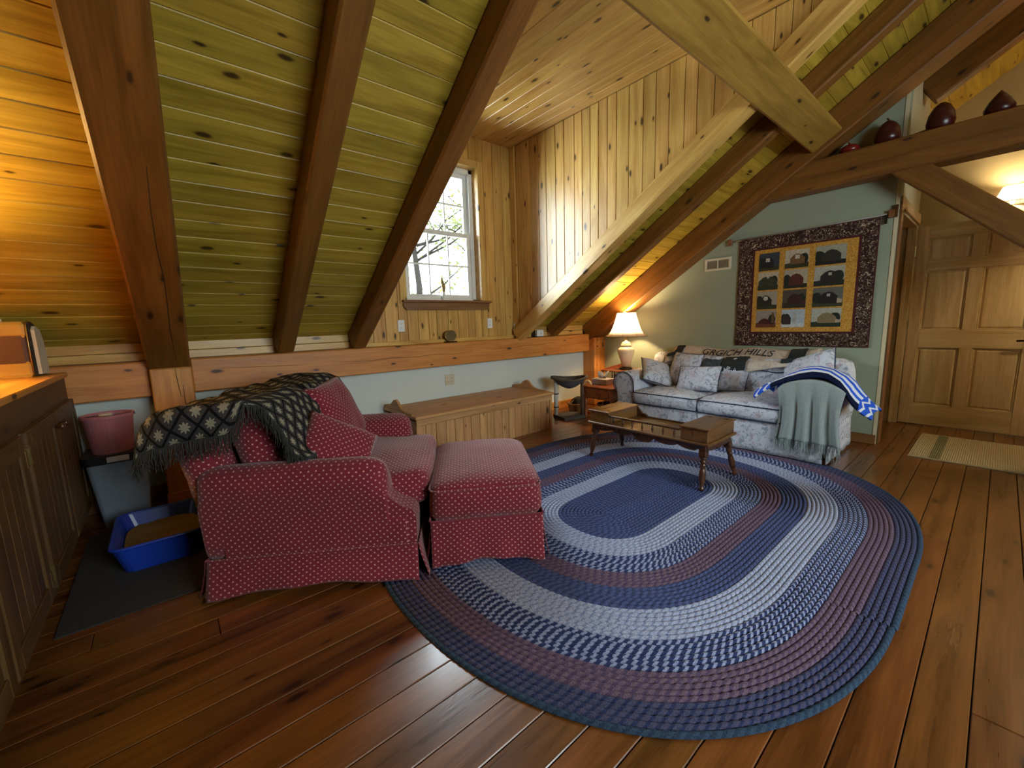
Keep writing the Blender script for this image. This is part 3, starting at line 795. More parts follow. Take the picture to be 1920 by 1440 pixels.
while (k + .5) * rw < 1.37:
    r = (k + .5) * rw; L = 2 * (RX1 - RX0) + 2 * math.pi * r
    nseg = max(24, int(L / .0165)); ph = random.random(); wob = random.uniform(0, 6)
    vs = []; fs = []; uvs = []
    cross = [(-1, 0.0), (-.62, .72), (0, 1), (.62, .72), (1, 0.0)]
    for i in range(nseg + 1):
        s = L * i / nseg; st_ = RX1 - RX0
        if s < st_: c = V((RX0 + s, RY - r)); nrm = V((0, -1))
        elif s < st_ + math.pi * r: a = (s - st_) / r; nrm = V((math.sin(a), -math.cos(a))); c = V((RX1, RY)) + nrm * r
        elif s < 2 * st_ + math.pi * r: c = V((RX1 - (s - st_ - math.pi * r), RY + r)); nrm = V((0, 1))
        else: a = (s - 2 * st_ - math.pi * r) / r; nrm = V((-math.sin(a), math.cos(a))); c = V((RX0, RY)) + nrm * r
        q_ = math.atan2(abs(nrm.y), abs(nrm.x)); rf = r * (.967 + .012 * abs(nrm.x) ** 2 + .05 * math.sin(2 * q_) ** 2); c = c + nrm * (rf - r)
        wv = .004 * math.sin(s * 1.7 + wob * .0 + r) * (r / 1.36)
        for q, (o_, h) in enumerate(cross):
            hb = h * (.0105 + .0035 * math.sin(2 * math.pi * (s / .034 + ph + (.5 if o_ > 0 else 0))) * (1 if o_ else .4))
            p = c + nrm * (o_ * rw * .5 + wv); vs.append(V((p.x, p.y, .003 + hb))); uvs.append((s + ph * .034, q / 4))
    for i in range(nseg):
        for q in range(4): fs.append((i * 5 + q, i * 5 + q + 1, (i + 1) * 5 + q + 1, (i + 1) * 5 + q))
    mk('braid_row', vs, fs, rmat[band(r)], rug, smooth=True, uvs=uvs)
    k += 1
vs = []
for i in range(120):
    a = 2 * math.pi * i / 120; c = V((math.cos(a), math.sin(a)))
    vs.append(V(((RX1 if c.x > 0 else RX0) + c.x * 1.33, RY + c.y * 1.32, .0035)))
mk('backing', vs + [v - V((0, 0, .003)) for v in vs], [tuple(range(120)), tuple(range(239, 119, -1))] + [(i, (i + 1) % 120, 120 + (i + 1) % 120, 120 + i) for i in range(120)], rmat['dark'], rug)
RZ = .014

# ------------------------------------------------------------------ red armchair
ang = math.atan2(-.551, .835)
ch = thing('armchair', (.048, 2.172, 0), 'wide red dotted armchair with a dark patterned throw over its back', 'armchair', rz=ang)
W = 1.10
def nz(p, a=.01, f=5): return V(noise.noise_vector(V(p) * f)) * a
def arm(side):
    # loft of cross sections along s (x), side 0 near, 1 far
    rings = []
    S = [-.045, -.03, 0, .1, .2, .3, .4, .5, .6, .68, .735, .765, .78]
    for s in S:
        zt = .60 + .012 * math.sin(s * 7); bul = 1.0
        e = 1.0
        if s > .68: e = math.sqrt(max(0.02, 1 - ((s - .68) / .102) ** 2))
        if s < 0: e = math.sqrt(max(.02, 1 - (s / .05) ** 2))
        zc = .50; R = .10
        prof = []
        # outer bottom up
        prof += [(.035, .14), (.03, .26), (.025, .36), (.012, .42)]
        for a in range(-150, 61, 30):
            t = math.radians(a)
            prof.append((.085 + (-R * e) * math.cos(math.radians(a + 60)) if False else .085 - R * math.cos(math.radians(a + 150) * .0 + 0) * 0, 0)) if False else None
        for a in (200, 170, 140, 110, 90, 70, 40, 10):
            t = math.radians(a); prof.append((.10 + R * e * math.cos(t) * 1.05, zc + (.02 if a > 90 else 0) + R * e * math.sin(t)))
        prof += [(.20, .44), (.20, .30), (.20, .14)]
        rings.append([V((s, (wv if side == 0 else W - wv), z)) + nz((s, wv * 3, z * 3 + side), .007) for (wv, z) in prof])
    m = len(rings[0]); vs = [p for r in rings for p in r]; fs = []
    for i in range(len(rings) - 1):
        for j in range(m): fs.append((i * m + j, i * m + (j + 1) % m, (i + 1) * m + (j + 1) % m, (i + 1) * m + j))
    fs.append(tuple(range(m))); fs.append(tuple((len(rings) - 1) * m + j for j in range(m)))
    o = mk('arm', vs, fs, M_redfab, ch, smooth=True, uv='box', local=True)
    subsurf(o, 1); return o
arm(0); arm(1)
# base: front rail curving up into the arms
b = MB(); b.box((.02, .03, .12), (.88, W - .03, .34), .03)
for w0 in (.035, W - .035):
    sg = 1 if w0 < .5 else -1
    poly = [(.70, .14), (.895, .14), (.90, .30), (.885, .345), (.83, .37), (.785, .41), (.76, .46), (.70, .46)]
    b.add(*prism(poly, w0, w0 + sg * .15, 'xz'))
mk('base', b.v, b.f, M_redfab, ch, uv='box', local=True)
# seat cushion (T shape): main + front wings
vs, fs = rbox(.70, W - .34, .17, .05, 9, .04, .012, 1); vs = [v + V((.595, W / 2, .385)) for v in vs]
sc_ = mk('seat_cushion', vs, fs, M_redfab, ch, smooth=True, uv='box', local=True)
# back frame and back cushions
def slant(vs, c, deg):
    R_ = Matrix.Rotation(math.radians(deg), 4, 'Y'); return [R_ @ v + V(c) for v in vs]
vs, fs = rbox(.17, W - .10, .56, .07, 8, .01, .012, 3); mk('back_frame', slant(vs, (-.015, W / 2, .50), -10), fs, M_redfab, ch, smooth=True, uv='box', local=True)
for i in range(2):
    vs, fs = rbox(.20, (W - .26) / 2, .46, .08, 8, .0, .014, 4 + i)
    mk('back_cushion', slant(vs, (.17, .13 + (W - .26) * (.25 + .5 * i), .63), -12), fs, M_redfab, ch, smooth=True, uv='box', local=True)
# skirt: four flared sheets with an uneven hem
def skirt(p0, p1, out, ztop, mat, parent, lift=.03, seed=0, n=40, z_hem=.012, flare=.035):
    p0 = V(p0); p1 = V(p1); out = V(out)
    def fn(u, v):
        p = p0.lerp(p1, u); z = ztop * (1 - v)
        hem = z_hem + lift * (math.sin(math.pi * u) ** 1.3)
        z = ztop + (hem - ztop) * v
        f = flare * v ** 1.5 + .008 * v * math.sin(u * 17 + seed) + .012 * v * noise.noise(V((u * 3, seed, v)))
        e = 0.0
        return p + out * f + V((0, 0, z))
    L = (p1 - p0).length
    vs, fs, uvs = grid(n, 10, fn, lambda u, v: (u * L, v * ztop))
    o = mk('skirt', vs, fs, mat, parent, smooth=True, uvs=uvs, local=True, recalc=False); solidify(o, .004, 0); return o
skirt((-.03, .02, 0), (.90, .02, 0), (0, -1, 0), .185, M_redfab, ch, .035, 1)
skirt((.905, .02, 0), (.905, W - .02, 0), (1, 0, 0), .185, M_redfab, ch, .02, 2)
skirt((.90, W - .02, 0), (-.03, W - .02, 0), (0, 1, 0), .185, M_redfab, ch, .03, 3)
skirt((-.035, W - .02, 0), (-.035, .02, 0), (-1, 0, 0), .185, M_redfab, ch, .02, 4)
mk('welt', *tube([(-.03, .016, .187), (.3, .014, .189), (.6, .014, .189), (.90, .016, .187)], .004, 6), M_redfab, ch, uv='box', local=True)
for (s, w_) in ((.05, .07), (.83, .07), (.05, W - .07), (.83, W - .07)):
    vs, fs = lathe([(.018, 0), (.026, .06), (.028, .14)], 10); mk('foot', [v + V((s, w_, 0)) for v in vs], fs, M_maple, ch, local=True)

# pillows on the chair
CM = PM[ch]
def cpillow(loc, xd, zd, wd, ht, t, label, seed):
    vs, fs, uvs = pillow(wd, ht, t, 18, seed)
    xd = CM.to_3x3() @ V(xd); zd = CM.to_3x3() @ V(zd)
    o = mk('throw_pillow', vs, fs, M_redfab, None, orient(CM @ V(loc), xd, zd), smooth=True, uvs=uvs); weld(o)
    tag(o, label, 'pillow', 'red dotted pillows on the armchair'); return o
cpillow((.36, .79, .675), (.10, 1, .05), (.93, -.25, .40), .46, .44, .15, 'large red dotted pillow leaning against the far side of the armchair back', 1)
cpillow((.48, .33, .575), (.80, .30, -.50), (.42, -.62, .66), .38, .34, .12, 'red dotted pillow lying tilted beside the patterned throw on the armchair', 2)

# patterned throw over the chair back
def throwmat():
    m, nt, bs = newmat('snowflake_throw'); bs.inputs['Roughness'].default_value = .95; bs.inputs['Specular IOR Level'].default_value = .1
    tc = N(nt, 'ShaderNodeTexCoord'); P = .072
    mp = mapping(nt, tc.outputs['UV'], (1 / P, 1 / P, 1), (0, 0, math.radians(45)))
    sx = N(nt, 'ShaderNodeSeparateXYZ'); nt.links.new(mp, sx.inputs[0])
    fx = mathn(nt, 'FRACT', sx.outputs[0]); fy_ = mathn(nt, 'FRACT', sx.outputs[1])
    dx = mathn(nt, 'SUBTRACT', fx, .5); dy = mathn(nt, 'SUBTRACT', fy_, .5)
    r = mathn(nt, 'SQRT', mathn(nt, 'ADD', mathn(nt, 'MULTIPLY', dx, dx), mathn(nt, 'MULTIPLY', dy, dy)))
    an = mathn(nt, 'ARCTAN2', dy, dx)
    lobe = mathn(nt, 'MULTIPLY_ADD', mathn(nt, 'COSINE', mathn(nt, 'MULTIPLY', an, 8)), .07, .25)
    star = mathn(nt, 'LESS_THAN', r, lobe)
    line = mathn(nt, 'GREATER_THAN', mathn(nt, 'MAXIMUM', mathn(nt, 'ABSOLUTE', dx), mathn(nt, 'ABSOLUTE', dy)), .43)
    # alternate cells: star / plain
    par = mathn(nt, 'MODULO', mathn(nt, 'ABSOLUTE', mathn(nt, 'ADD', mathn(nt, 'FLOOR', sx.outputs[0]), mathn(nt, 'FLOOR', sx.outputs[1]))), 2)
    star = mathn(nt, 'MULTIPLY', star, mathn(nt, 'LESS_THAN', par, 1.5))
    col = mixc(nt, line, lin('3c3a3a'), lin('141416'))
    col = mixc(nt, star, col, lin('8f8976'))
    kn = noisen(nt, mapping(nt, tc.outputs['UV'], (1, 1, 1)), 220, 2)
    hs = N(nt, 'ShaderNodeHueSaturation'); nt.links.new(col, hs.inputs['Color']); nt.links.new(rng(nt, kn, .3, .7, .7, 1.3), hs.inputs['Value'])
    nt.links.new(hs.outputs[0], bs.inputs['Base Color']); bump(nt, kn, .5, .004, bs)
    return m
M_throw = throwmat()
th = thing('patterned_throw', CM @ V((.1, .5, .86)), 'charcoal throw with pale snowflake pattern and fringe over the armchair back', 'throw blanket', rz=ang)
prof = [(-.235, .735), (-.23, .78), (-.21, .83), (-.16, .87), (-.05, .890), (.08, .905), (.20, .910), (.28, .87), (.325, .78), (.345, .70), (.38, .64), (.43, .615)]
plen = [0]
for p, q in zip(prof[:-1], prof[1:]): plen.append(plen[-1] + math.hypot(q[0] - p[0], q[1] - p[1]))
def pat(t):
    t = max(0, min(plen[-1], t))
    for i in range(len(prof) - 1):
        if t <= plen[i + 1] + 1e-9:
            f = (t - plen[i]) / (plen[i + 1] - plen[i]); return prof[i][0] + (prof[i + 1][0] - prof[i][0]) * f, prof[i][1] + (prof[i + 1][1] - prof[i][1]) * f
OV = .13   # overhang on the near end of the back
def thfn(u, v):
    # u: along the width, 0 = hanging near edge; v: over the back
    k_ = max(0.0, min(1.0, (v - .50) / .16)); k_ = k_ * k_ * (3 - 2 * k_)
    ov = (OV * min(1.0, .5 + v * 2.5)) * (1 - k_) - .045 * k_
    wl = u * (W + .02 + ov) - ov
    t = v * plen[-1] * (.80 if wl > .62 else 1.0)
    s, z = pat(t)
    if wl < .03:
        drop = .03 - wl; rnd = min(1, drop / .08)
        wq = .05 - .055 * math.sin(rnd * math.pi / 2); z -= max(0, drop - .05) * 1.0 + .03 * rnd * rnd
        s -= 0.0
    else: wq = wl + .02
    sag = -.018 * math.sin(math.pi * min(1, max(0, wl / W))) * (1 if .25 < v < .75 else .3)
    p = V((s, wq, z + sag)); p += V(noise.noise_vector(p * 6)) * .016 + V((0, 0, .008 * math.sin(wl * 23 + v * 6)))
    return p
vs, fs, uvs = grid(70, 44, thfn, lambda u, v: (u * (W + .02 + OV), v * plen[-1]))
Mth = CM
o = mk('cloth', vs, fs, M_throw, th, Mth, smooth=True, uvs=uvs, recalc=False); solidify(o, .008, 1)
# fringe along the near edge and both ends
fr = MB(); random.seed(11)
def strand(p, d, L):
    p = V(p); q = p + V(d) * L * .5 + V((random.uniform(-.008, .008), random.uniform(-.008, .008), 0)); r = p + V(d) * L + V((random.uniform(-.02, .02), random.uniform(-.015, .015), 0))
    fr.add(*tube([p, q, r], .0022, 4, taper=[1, .9, .5]))
for i in range(300):
    v = i / 299; p = thfn(0, v); strand(p, (0, -.12, -1), random.uniform(.06, .10))
for i in range(120):
    u = i / 119 * .30; p = thfn(u, 1.0); strand(p, (.12, 0, -1), random.uniform(.05, .08))
for i in range(150):
    u = i / 149; p = thfn(u, 0.0); strand(p, (-.1, 0, -1), random.uniform(.05, .08))
M_fringe = plain('dark_wool', '2e2c28', .95)
o = fr.build('fringe', M_fringe, th, M=Mth, recalc=False); o['kind'] = 'stuff'

# ------------------------------------------------------------------ red ottoman
ot = thing('ottoman', (.90, 1.725, 0), 'red dotted ottoman with box cushion top standing in front of the armchair', 'ottoman', rz=ang)
OW, OD = .56, .80
vs, fs = rbox(OW, OD, .20, .055, 10, .03, .008, 8); mk('top_cushion', [v + V((OW / 2, OD / 2, .325)) for v in vs], fs, M_redfab, ot, smooth=True, uv='box', local=True)
b = MB(); b.box((.02, .02, .10), (OW - .02, OD - .02, .25), .01); mk('frame', b.v, b.f, M_redfab, ot, uv='box', local=True)
for i, (p0, p1, out) in enumerate((((.0, .0, 0), (OW, .0, 0), (0, -1, 0)), ((OW, 0, 0), (OW, OD, 0), (1, 0, 0)), ((OW, OD, 0), (0, OD, 0), (0, 1, 0)), ((0, OD, 0), (0, 0, 0), (-1, 0, 0)))):
    skirt(p0, p1, out, .245, M_redfab, ot, .03, 10 + i, 34, .018, .04)
    q0 = V(p0) + V((0, 0, .247)); q1 = V(p1) + V((0, 0, .247))
    mk('welt', *tube([q0 + V(out) * .004, q1 + V(out) * .004], .0045, 6), M_redfab, ot, uv='box', local=True)
loop = []
hx, hy, rr = OW / 2, OD / 2, .05
for (cx_, cy_, a0_) in ((hx - rr, hy - rr, 0), (-hx + rr, hy - rr, 90), (-hx + rr, -hy + rr, 180), (hx - rr, -hy + rr, 270)):
    for a in range(0, 91, 15):
        t = math.radians(a0_ + a); loop.append((OW / 2 + cx_ + rr * math.cos(t), OD / 2 + cy_ + rr * math.sin(t), .395))
mk('piping', *tube(loop, .005, 6, True), M_redfab, ot, uv='box', smooth=True, local=True)
for (s, w_) in ((.05, .05), (OW - .05, .05), (.05, OD - .05), (OW - .05, OD - .05)):
    vs, fs = lathe([(.016, .012), (.024, .06), (.026, .12)], 10); mk('foot', [v + V((s, w_, 0)) for v in vs], fs, M_maple, ot, local=True)

# ------------------------------------------------------------------ sofa
so = thing('sofa', (4.35, 1.79, 0), 'long pale blue floral sofa with rolled arms along the green wall', 'sofa')
SX0, SX1 = 3.88, 4.80; AY0, AY1, BY0, BY1 = .76, 1.10, 2.54, 2.82
def sarm(yo, yi):
    sg = 1 if yi > yo else -1; wd = abs(yi - yo)
    rings = []
    S = [3.885, 3.895, 3.92, 4.05, 4.2, 4.35, 4.5, 4.62, 4.70]
    for x in S:
        e = 1 if x > 3.915 else (.90 if x < 3.89 else .97)
        R = wd * .52; zc = .50; prof = [(.06, .02), (.06, .2), (.055, .34), (.045, .42)]
        for a in (205, 180, 150, 120, 90, 60, 30, 5): t = math.radians(a); prof.append((wd * .5 + R * e * math.cos(t), zc + R * e * .96 * math.sin(t)))
        prof += [(wd, .40), (wd, .2), (wd, .02)]
        rings.append([V((x, yo + sg * a, z)) + nz((x, a * 3, z * 3 + yo), .006) for a, z in prof])
    m = len(rings[0]); vs = [p for r in rings for p in r]; fs = []
    for i in range(len(rings) - 1):
        for j in range(m): fs.append((i * m + j, i * m + (j + 1) % m, (i + 1) * m + (j + 1) % m, (i + 1) * m + j))
    fs.append(tuple(range(m))); fs.append(tuple((len(rings) - 1) * m + j for j in range(m)))
    o = mk('arm', vs, fs, M_floral, so, smooth=True); subsurf(o, 1)
    mk('piping', *tube([p + V((-.006, 0, 0)) for p in rings[0][3:13]], .005, 6), M_piping, o, smooth=True)
sarm(AY0, AY1); sarm(BY1, BY0)
b = MB(); b.box((SX0 + .01, AY1 - .05, .03), (SX1, BY0 + .05, .30), .02); b.build('base', M_floral, so)
def frontskirt(y0, y1, x, seed):
    def fn(u, v):
        yv = y0 + (y1 - y0) * u; z = .285 * (1 - v) + .02 * v
        return V((x - .012 * v - .005 * v * math.sin(u * 21 + seed), yv, z))
    vs, fs, uvs = grid(40, 6, fn); o = mk('skirt', vs, fs, M_floral, so, smooth=True, recalc=False); solidify(o, .005, 0)
frontskirt(AY0 + .06, 1.84, SX0 - .002, 0); frontskirt(1.842, BY1 - .06, SX0 - .002, 2)
def sideskirt():
    vs, fs, uvs = grid(20, 5, lambda u, v: V((SX0 + .0 + .8 * u, AY0 + .05 - .012 * v - .004 * math.sin(u * 20) * v, .285 * (1 - v) + .02 * v)))
    solidify(mk('skirt', vs, fs, M_floral, so, smooth=True, recalc=False), .005, 0)
sideskirt()
def boxloop(cx_, cy_, hx, hy, r, z):
    L_ = []
    for (ax_, ay_, a0_) in ((hx - r, hy - r, 0), (-hx + r, hy - r, 90), (-hx + r, -hy + r, 180), (hx - r, -hy + r, 270)):
        for a in range(0, 91, 18): t = math.radians(a0_ + a); L_.append((cx_ + ax_ + r * math.cos(t), cy_ + ay_ + r * math.sin(t), z))
    return L_
for i, (y0, y1) in enumerate(((1.105, 1.838), (1.842, 2.545))):
    vs, fs = rbox(.66, y1 - y0, .145, .045, 8, .035, .01, 20 + i)
    o = mk('seat_cushion', [v + V((SX0 + .30, (y0 + y1) / 2, .36)) for v in vs], fs, M_floral, so, smooth=True)
    for z in (.418, .302): mk('piping', *tube(boxloop(SX0 + .30, (y0 + y1) / 2, .335, (y1 - y0) / 2 + .004, .045, z), .005, 6, True), M_piping, o, smooth=True)
vs, fs = rbox(.20, BY1 - AY0 - .10, .60, .09, 8, .02, .012, 24); mk('back_frame', [v + V((4.70, (AY0 + BY1) / 2, .49)) for v in vs], fs, M_floral, so, smooth=True)
for i, (y0, y1) in enumerate(((1.12, 1.83), (1.85, 2.53))):
    vs, fs = rbox(.20, y1 - y0, .42, .08, 8, .0, .02, 26 + i); R_ = Matrix.Rotation(math.radians(14), 4, 'Y')
    o = mk('back_cushion', [R_ @ v + V((4.51, (y0 + y1) / 2, .575)) for v in vs], fs, M_floral, so, smooth=True)
    # slumped fold across the cushion
    mk('piping', *tube([(4.40 + .02 * math.sin(t * .4), y0 + .06 + (y1 - y0 - .12) * t / 12, .665 + .008 * math.sin(t * 1.3)) for t in range(13)], .005, 6), M_piping, o, smooth=True)
def spillow(loc, xd, zd, wd, ht, t, label, seed, mat=M_floral):
    vs, fs, uvs = pillow(wd, ht, t, 16, seed)
    o = mk('sofa_pillow', vs, fs, mat, None, orient(loc, xd, zd), smooth=True, uvs=uvs); weld(o)
    tag(o, label, 'pillow', 'floral pillows on the sofa')
    mk('piping', *tube([PM[o] @ V(p) for p in [(-wd / 2 * .99, -ht / 2 * .99, 0), (0, -ht / 2 * .95, 0), (wd / 2 * .99, -ht / 2 * .99, 0), (wd / 2 * .95, 0, 0), (wd / 2 * .99, ht / 2 * .99, 0), (0, ht / 2 * .95, 0), (-wd / 2 * .99, ht / 2 * .99, 0), (-wd / 2 * .95, 0, 0)]], .004, 6, True), M_piping, o, smooth=True)
    return o
spillow((4.22, 2.47, .60), (.55, .40, .45), (-.45, -.75, .45), .38, .36, .13, 'floral pillow tipped on its corner against the lamp-side sofa arm', 1)
spillow((4.36, 2.22, .63), (.05, 1, .06), (-.92, -.05, .38), .34, .40, .14, 'floral pillow standing behind the front pillow near the lamp-side arm', 2)
spillow((4.18, 1.98, .575), (.0, 1, -.05), (-.90, .02, .45), .44, .28, .13, 'wide floral pillow in front on the left half of the sofa', 3)
spillow((4.40, 1.73, .58), (.05, 1, .0), (-.9, .0, .42), .30, .32, .12, 'floral pillow partly hidden in the middle of the sofa back', 4)
spillow((4.34, 1.07, .66), (.25, .9, -.35), (-.85, .1, .52), .46, .42, .15, 'large floral pillow leaning on the right sofa arm behind the blue blanket', 5)

# blanket with lettering over the sofa back
M_lblank = fabric_floral('beige_blanket', 'c3b6a6', 'a89a90', 'd4c8bc')
M_fur = plain('dark_teal_fleece', '27302f', .98, ns=60, na=.35, bumpy=.6)
bl = thing('lettered_blanket', (4.66, 1.8, .80), 'beige blanket with black lettering and dark fleecy trim along the sofa back', 'throw blanket')
bprof = [(4.81, .68), (4.815, .78), (4.80, .85), (4.75, .875), (4.69, .865), (4.645, .835), (4.60, .795), (4.52, .79), (4.43, .775), (4.385, .70)]
def bfn(u, v, off=0.0):
    yv = 2.50 - u * 1.42; f = v * (len(bprof) - 1); i = min(int(f), len(bprof) - 2); g = f - i
    x = bprof[i][0] + (bprof[i + 1][0] - bprof[i][0]) * g; z = bprof[i][1] + (bprof[i + 1][1] - bprof[i][1]) * g
    z += -.022 * math.sin(math.pi * u) + .012 * math.sin(u * 13) + .008 * noise.noise(V((u * 6, v * 3, 1)))
    if v > .75: z += (v - .75) * .22 * (math.sin(u * 9) - .2)
    return V((x - off, yv, z + off))
vs, fs, uvs = grid(56, 24, bfn); o = mk('cloth', vs, fs, M_lblank, bl, smooth=True, recalc=False); solidify(o, .012, 1)
def furpatch(u0, u1, v0, v1, mat):
    vs, fs, uvs = grid(16, 10, lambda u, v: bfn(u0 + (u1 - u0) * u, v0 + (v1 - v0) * v, .016 + .006 * noise.noise(V((u * 14, v * 14, u0 * 5)))))
    o = mk('fleece_patch', vs, fs, mat, bl, smooth=True, recalc=False); solidify(o, .014, 1)
M_fur2 = plain('patterned_fleece', '4d5558', .98, ns=30, na=.4, bumpy=.5)
furpatch(.03, .09, .45, .92, M_fur); furpatch(.84, .93, .35, .95, M_fur); furpatch(.46, .62, .76, .99, M_fur); furpatch(.33, .45, .78, .99, M_fur2)
def lettering(txt, size, M, mat, parent, name='lettering', shear=0.0, ext=.001):
    cu = bpy.data.curves.new('txt', 'FONT'); cu.body = txt; cu.size = size; cu.align_x = 'CENTER'; cu.shear = shear; cu.extrude = ext; cu.space_character = 1.05
    to = bpy.data.objects.new('txt', cu); COL.objects.link(to); bpy.context.view_layer.update()
    me = bpy.data.meshes.new_from_object(to.evaluated_get(bpy.context.evaluated_depsgraph_get()))
    bpy.data.objects.remove(to); me.materials.clear(); me.materials.append(mat)
    return me
M_ink = plain('black_ink', '1c1a20', .9)
me = lettering('GRGICH HILLS', .105, None, M_ink, bl, shear=.22)
# wrap the letters onto the crest of the blanket
for v in me.vertices:
    c = v.co; uu = (2.50 - (1.80 - c.x)) / 1.42; vv = .655 - (c.y) / .105 * .24
    p = bfn(uu, vv, .014 + c.z); v.co = p
me.update(); o = bpy.data.objects.new('lettering', me); put(o, bl)

# grey fringed throw over the right arm
M_grey = plain('grey_green_wool', '98a3a2', .95, ns=120, na=.12, bumpy=.3)
gt = thing('grey_throw', (3.86, .93, .3), 'grey fringed throw hanging over the front of the right sofa arm', 'throw blanket')
def archz(yv):
    t = (yv - .93) / .215; return .52 + .155 * math.sqrt(max(0, 1 - min(1, abs(t)) ** 2.2))
def gfn(u, v):
    yv = .705 + u * .45
    top = archz(.74 + u * .385) + .008
    if v < .3: x = 4.22 - (4.22 - 3.86) * (v / .3); z = top; 
    else:
        f = (v - .3) / .7; x = 3.857 - .01 * math.sin(min(1, f * 4) * math.pi / 2); z = top - f * (top - .185)
        x -= .016 * math.sin(u * 24 + .6 * f) * min(1, f * 2.2) + .008 * math.sin(u * 51) * f
        yv += (.5 - u) * .05 * math.sin(f * math.pi) 
    return V((x - .012, yv if v >= .3 else .74 + u * .385, z))
vs, fs, uvs = grid(64, 40, gfn); o = mk('cloth', vs, fs, M_grey, gt, smooth=True, recalc=False); solidify(o, .006, 0)
fr = MB(); random.seed(21)
for i in range(120):
    p = gfn(i / 119, 1); strand(p, (-.03, 0, -1), random.uniform(.07, .13))
o = fr.build('fringe', M_grey, gt, recalc=False); o['kind'] = 'stuff'

# blue and white striped blanket over the same arm
def stripes():
    m, nt, bs = newmat('blue_white_stripes'); bs.inputs['Roughness'].default_value = .9; bs.inputs['Specular IOR Level'].default_value = .15
    tc = N(nt, 'ShaderNodeTexCoord'); sx = N(nt, 'ShaderNodeSeparateXYZ'); nt.links.new(tc.outputs['UV'], sx.inputs[0])
    cr = N(nt, 'ShaderNodeValToRGB'); nt.links.new(sx.outputs[1], cr.inputs[0]); cr.color_ramp.interpolation = 'CONSTANT'
    el = cr.color_ramp.elements; blue = lin('2f5fd8'); wh = lin('e4e8f2'); nv = lin('101838')
    seq = [(0, nv), (.12, wh), (.20, blue), (.28, wh), (.36, blue), (.44, wh), (.52, blue), (.60, wh), (.68, blue)]
    el[0].position = 0; el[0].color = nv; el[1].position = .12; el[1].color = wh
    for p, c in seq[2:]: e = el.new(p); e.color = c
    # blocky white letters / squares at the far edge
    bk = mathn(nt, 'MULTIPLY', mathn(nt, 'GREATER_THAN', sx.outputs[1], .72), mathn(nt, 'GREATER_THAN', mathn(nt, 'FRACT', mathn(nt, 'MULTIPLY', sx.outputs[0], 6)), .55))
    ends = mathn(nt, 'GREATER_THAN', mathn(nt, 'ABSOLUTE', mathn(nt, 'SUBTRACT', sx.outputs[0], .5)), .36)
    zig = mathn(nt, 'GREATER_THAN', mathn(nt, 'FRACT', mathn(nt, 'ADD', mathn(nt, 'MULTIPLY', sx.outputs[0], 14), mathn(nt, 'ABSOLUTE', mathn(nt, 'SUBTRACT', mathn(nt, 'FRACT', mathn(nt, 'MULTIPLY', sx.outputs[1], 4)), .5)))), .68)
    col = mixc(nt, bk, cr.outputs[0], wh); col = mixc(nt, ends, col, mixc(nt, zig, blue, wh))
    nt.links.new(col, bs.inputs['Base Color'])
    bump(nt, noisen(nt, tc.outputs['Object'], 160, 2), .3, .004, bs)
    return m
bb = thing('striped_blanket', (4.05, .95, .68), 'blue and white striped knitted blanket draped over the right sofa arm', 'throw blanket')
bpts = [(1.32, .49), (1.25, .55), (1.17, .605), (1.10, .65), (1.02, .68), (.93, .692), (.84, .68), (.765, .638), (.715, .58), (.675, .50), (.63, .43), (.575, .375)]
def bbfn(u, v):
    f = u * (len(bpts) - 1); i = min(int(f), len(bpts) - 2); g = f - i
    yv = bpts[i][0] + (bpts[i + 1][0] - bpts[i][0]) * g; z = bpts[i][1] + (bpts[i + 1][1] - bpts[i][1]) * g
    x = 3.84 + .46 * v + .05 * math.sin(u * 3) * (1 - v) + (.16 * max(0, u - .75) / .25)
    z += .055 * math.sin(v * math.pi) ** .8 + .008 * math.sin(u * 14 + v * 5)
    return V((x, yv + .01 * math.sin(v * 9), z + .008))
vs, fs, uvs = grid(60, 26, bbfn, lambda u, v: (u, v)); o = mk('cloth', vs, fs, stripes(), bb, smooth=True, uvs=uvs, recalc=False); solidify(o, .018, 1)

# ------------------------------------------------------------------ coffee table (cobbler's bench)
ct = thing('coffee_table', (2.95, 1.72, RZ), 'dark maple bench-style coffee table with two lidded boxes standing on the rug', 'table')
def ctb(n, lo, hi, mat, c=.004, par=ct):
    lo = V(lo); hi = V(hi); d = hi - lo; ctr = (lo + hi) / 2
    if d.y >= d.x: M = orient(ctr, (0, 1, 0), (0, 0, 1)); s = (d.y, d.x, d.z)
    else: M = Matrix.Translation(ctr); s = (d.x, d.y, d.z)
    vs, fs = boxgeo((-s[0] / 2, -s[1] / 2, -s[2] / 2), (s[0] / 2, s[1] / 2, s[2] / 2), c)
    return mk(n, vs, fs, mat, par, M)
TX0, TX1, TY0, TY1 = 2.72, 3.15, 1.205, 2.215
ctb('tray_board', (TX0 - .012, TY0 - .012, .333), (TX1 + .012, TY1 + .012, .353), M_maple2, .006)
for (y0, y1) in ((TY0, TY0 + .20), (TY1 - .20, TY1)):
    bx_ = ctb('box', (TX0 + .004, y0 + .004, .353), (TX1 - .004, y1 - .004, .440), M_maple2)
    ld = ctb('lid', (TX0 - .008, y0 - .006, .440), (TX1 + .004, y1 + .006, .453), M_maple2, .005)
    for yy in (y0 + .04, y1 - .04): mk('hinge', *boxgeo((TX0 + .035 if y0 > 2 else TX1 - .06, yy - .012, .4525), (TX0 + .06 if y0 > 2 else TX1 - .035, yy + .012, .4545)), M_bronze, ld)
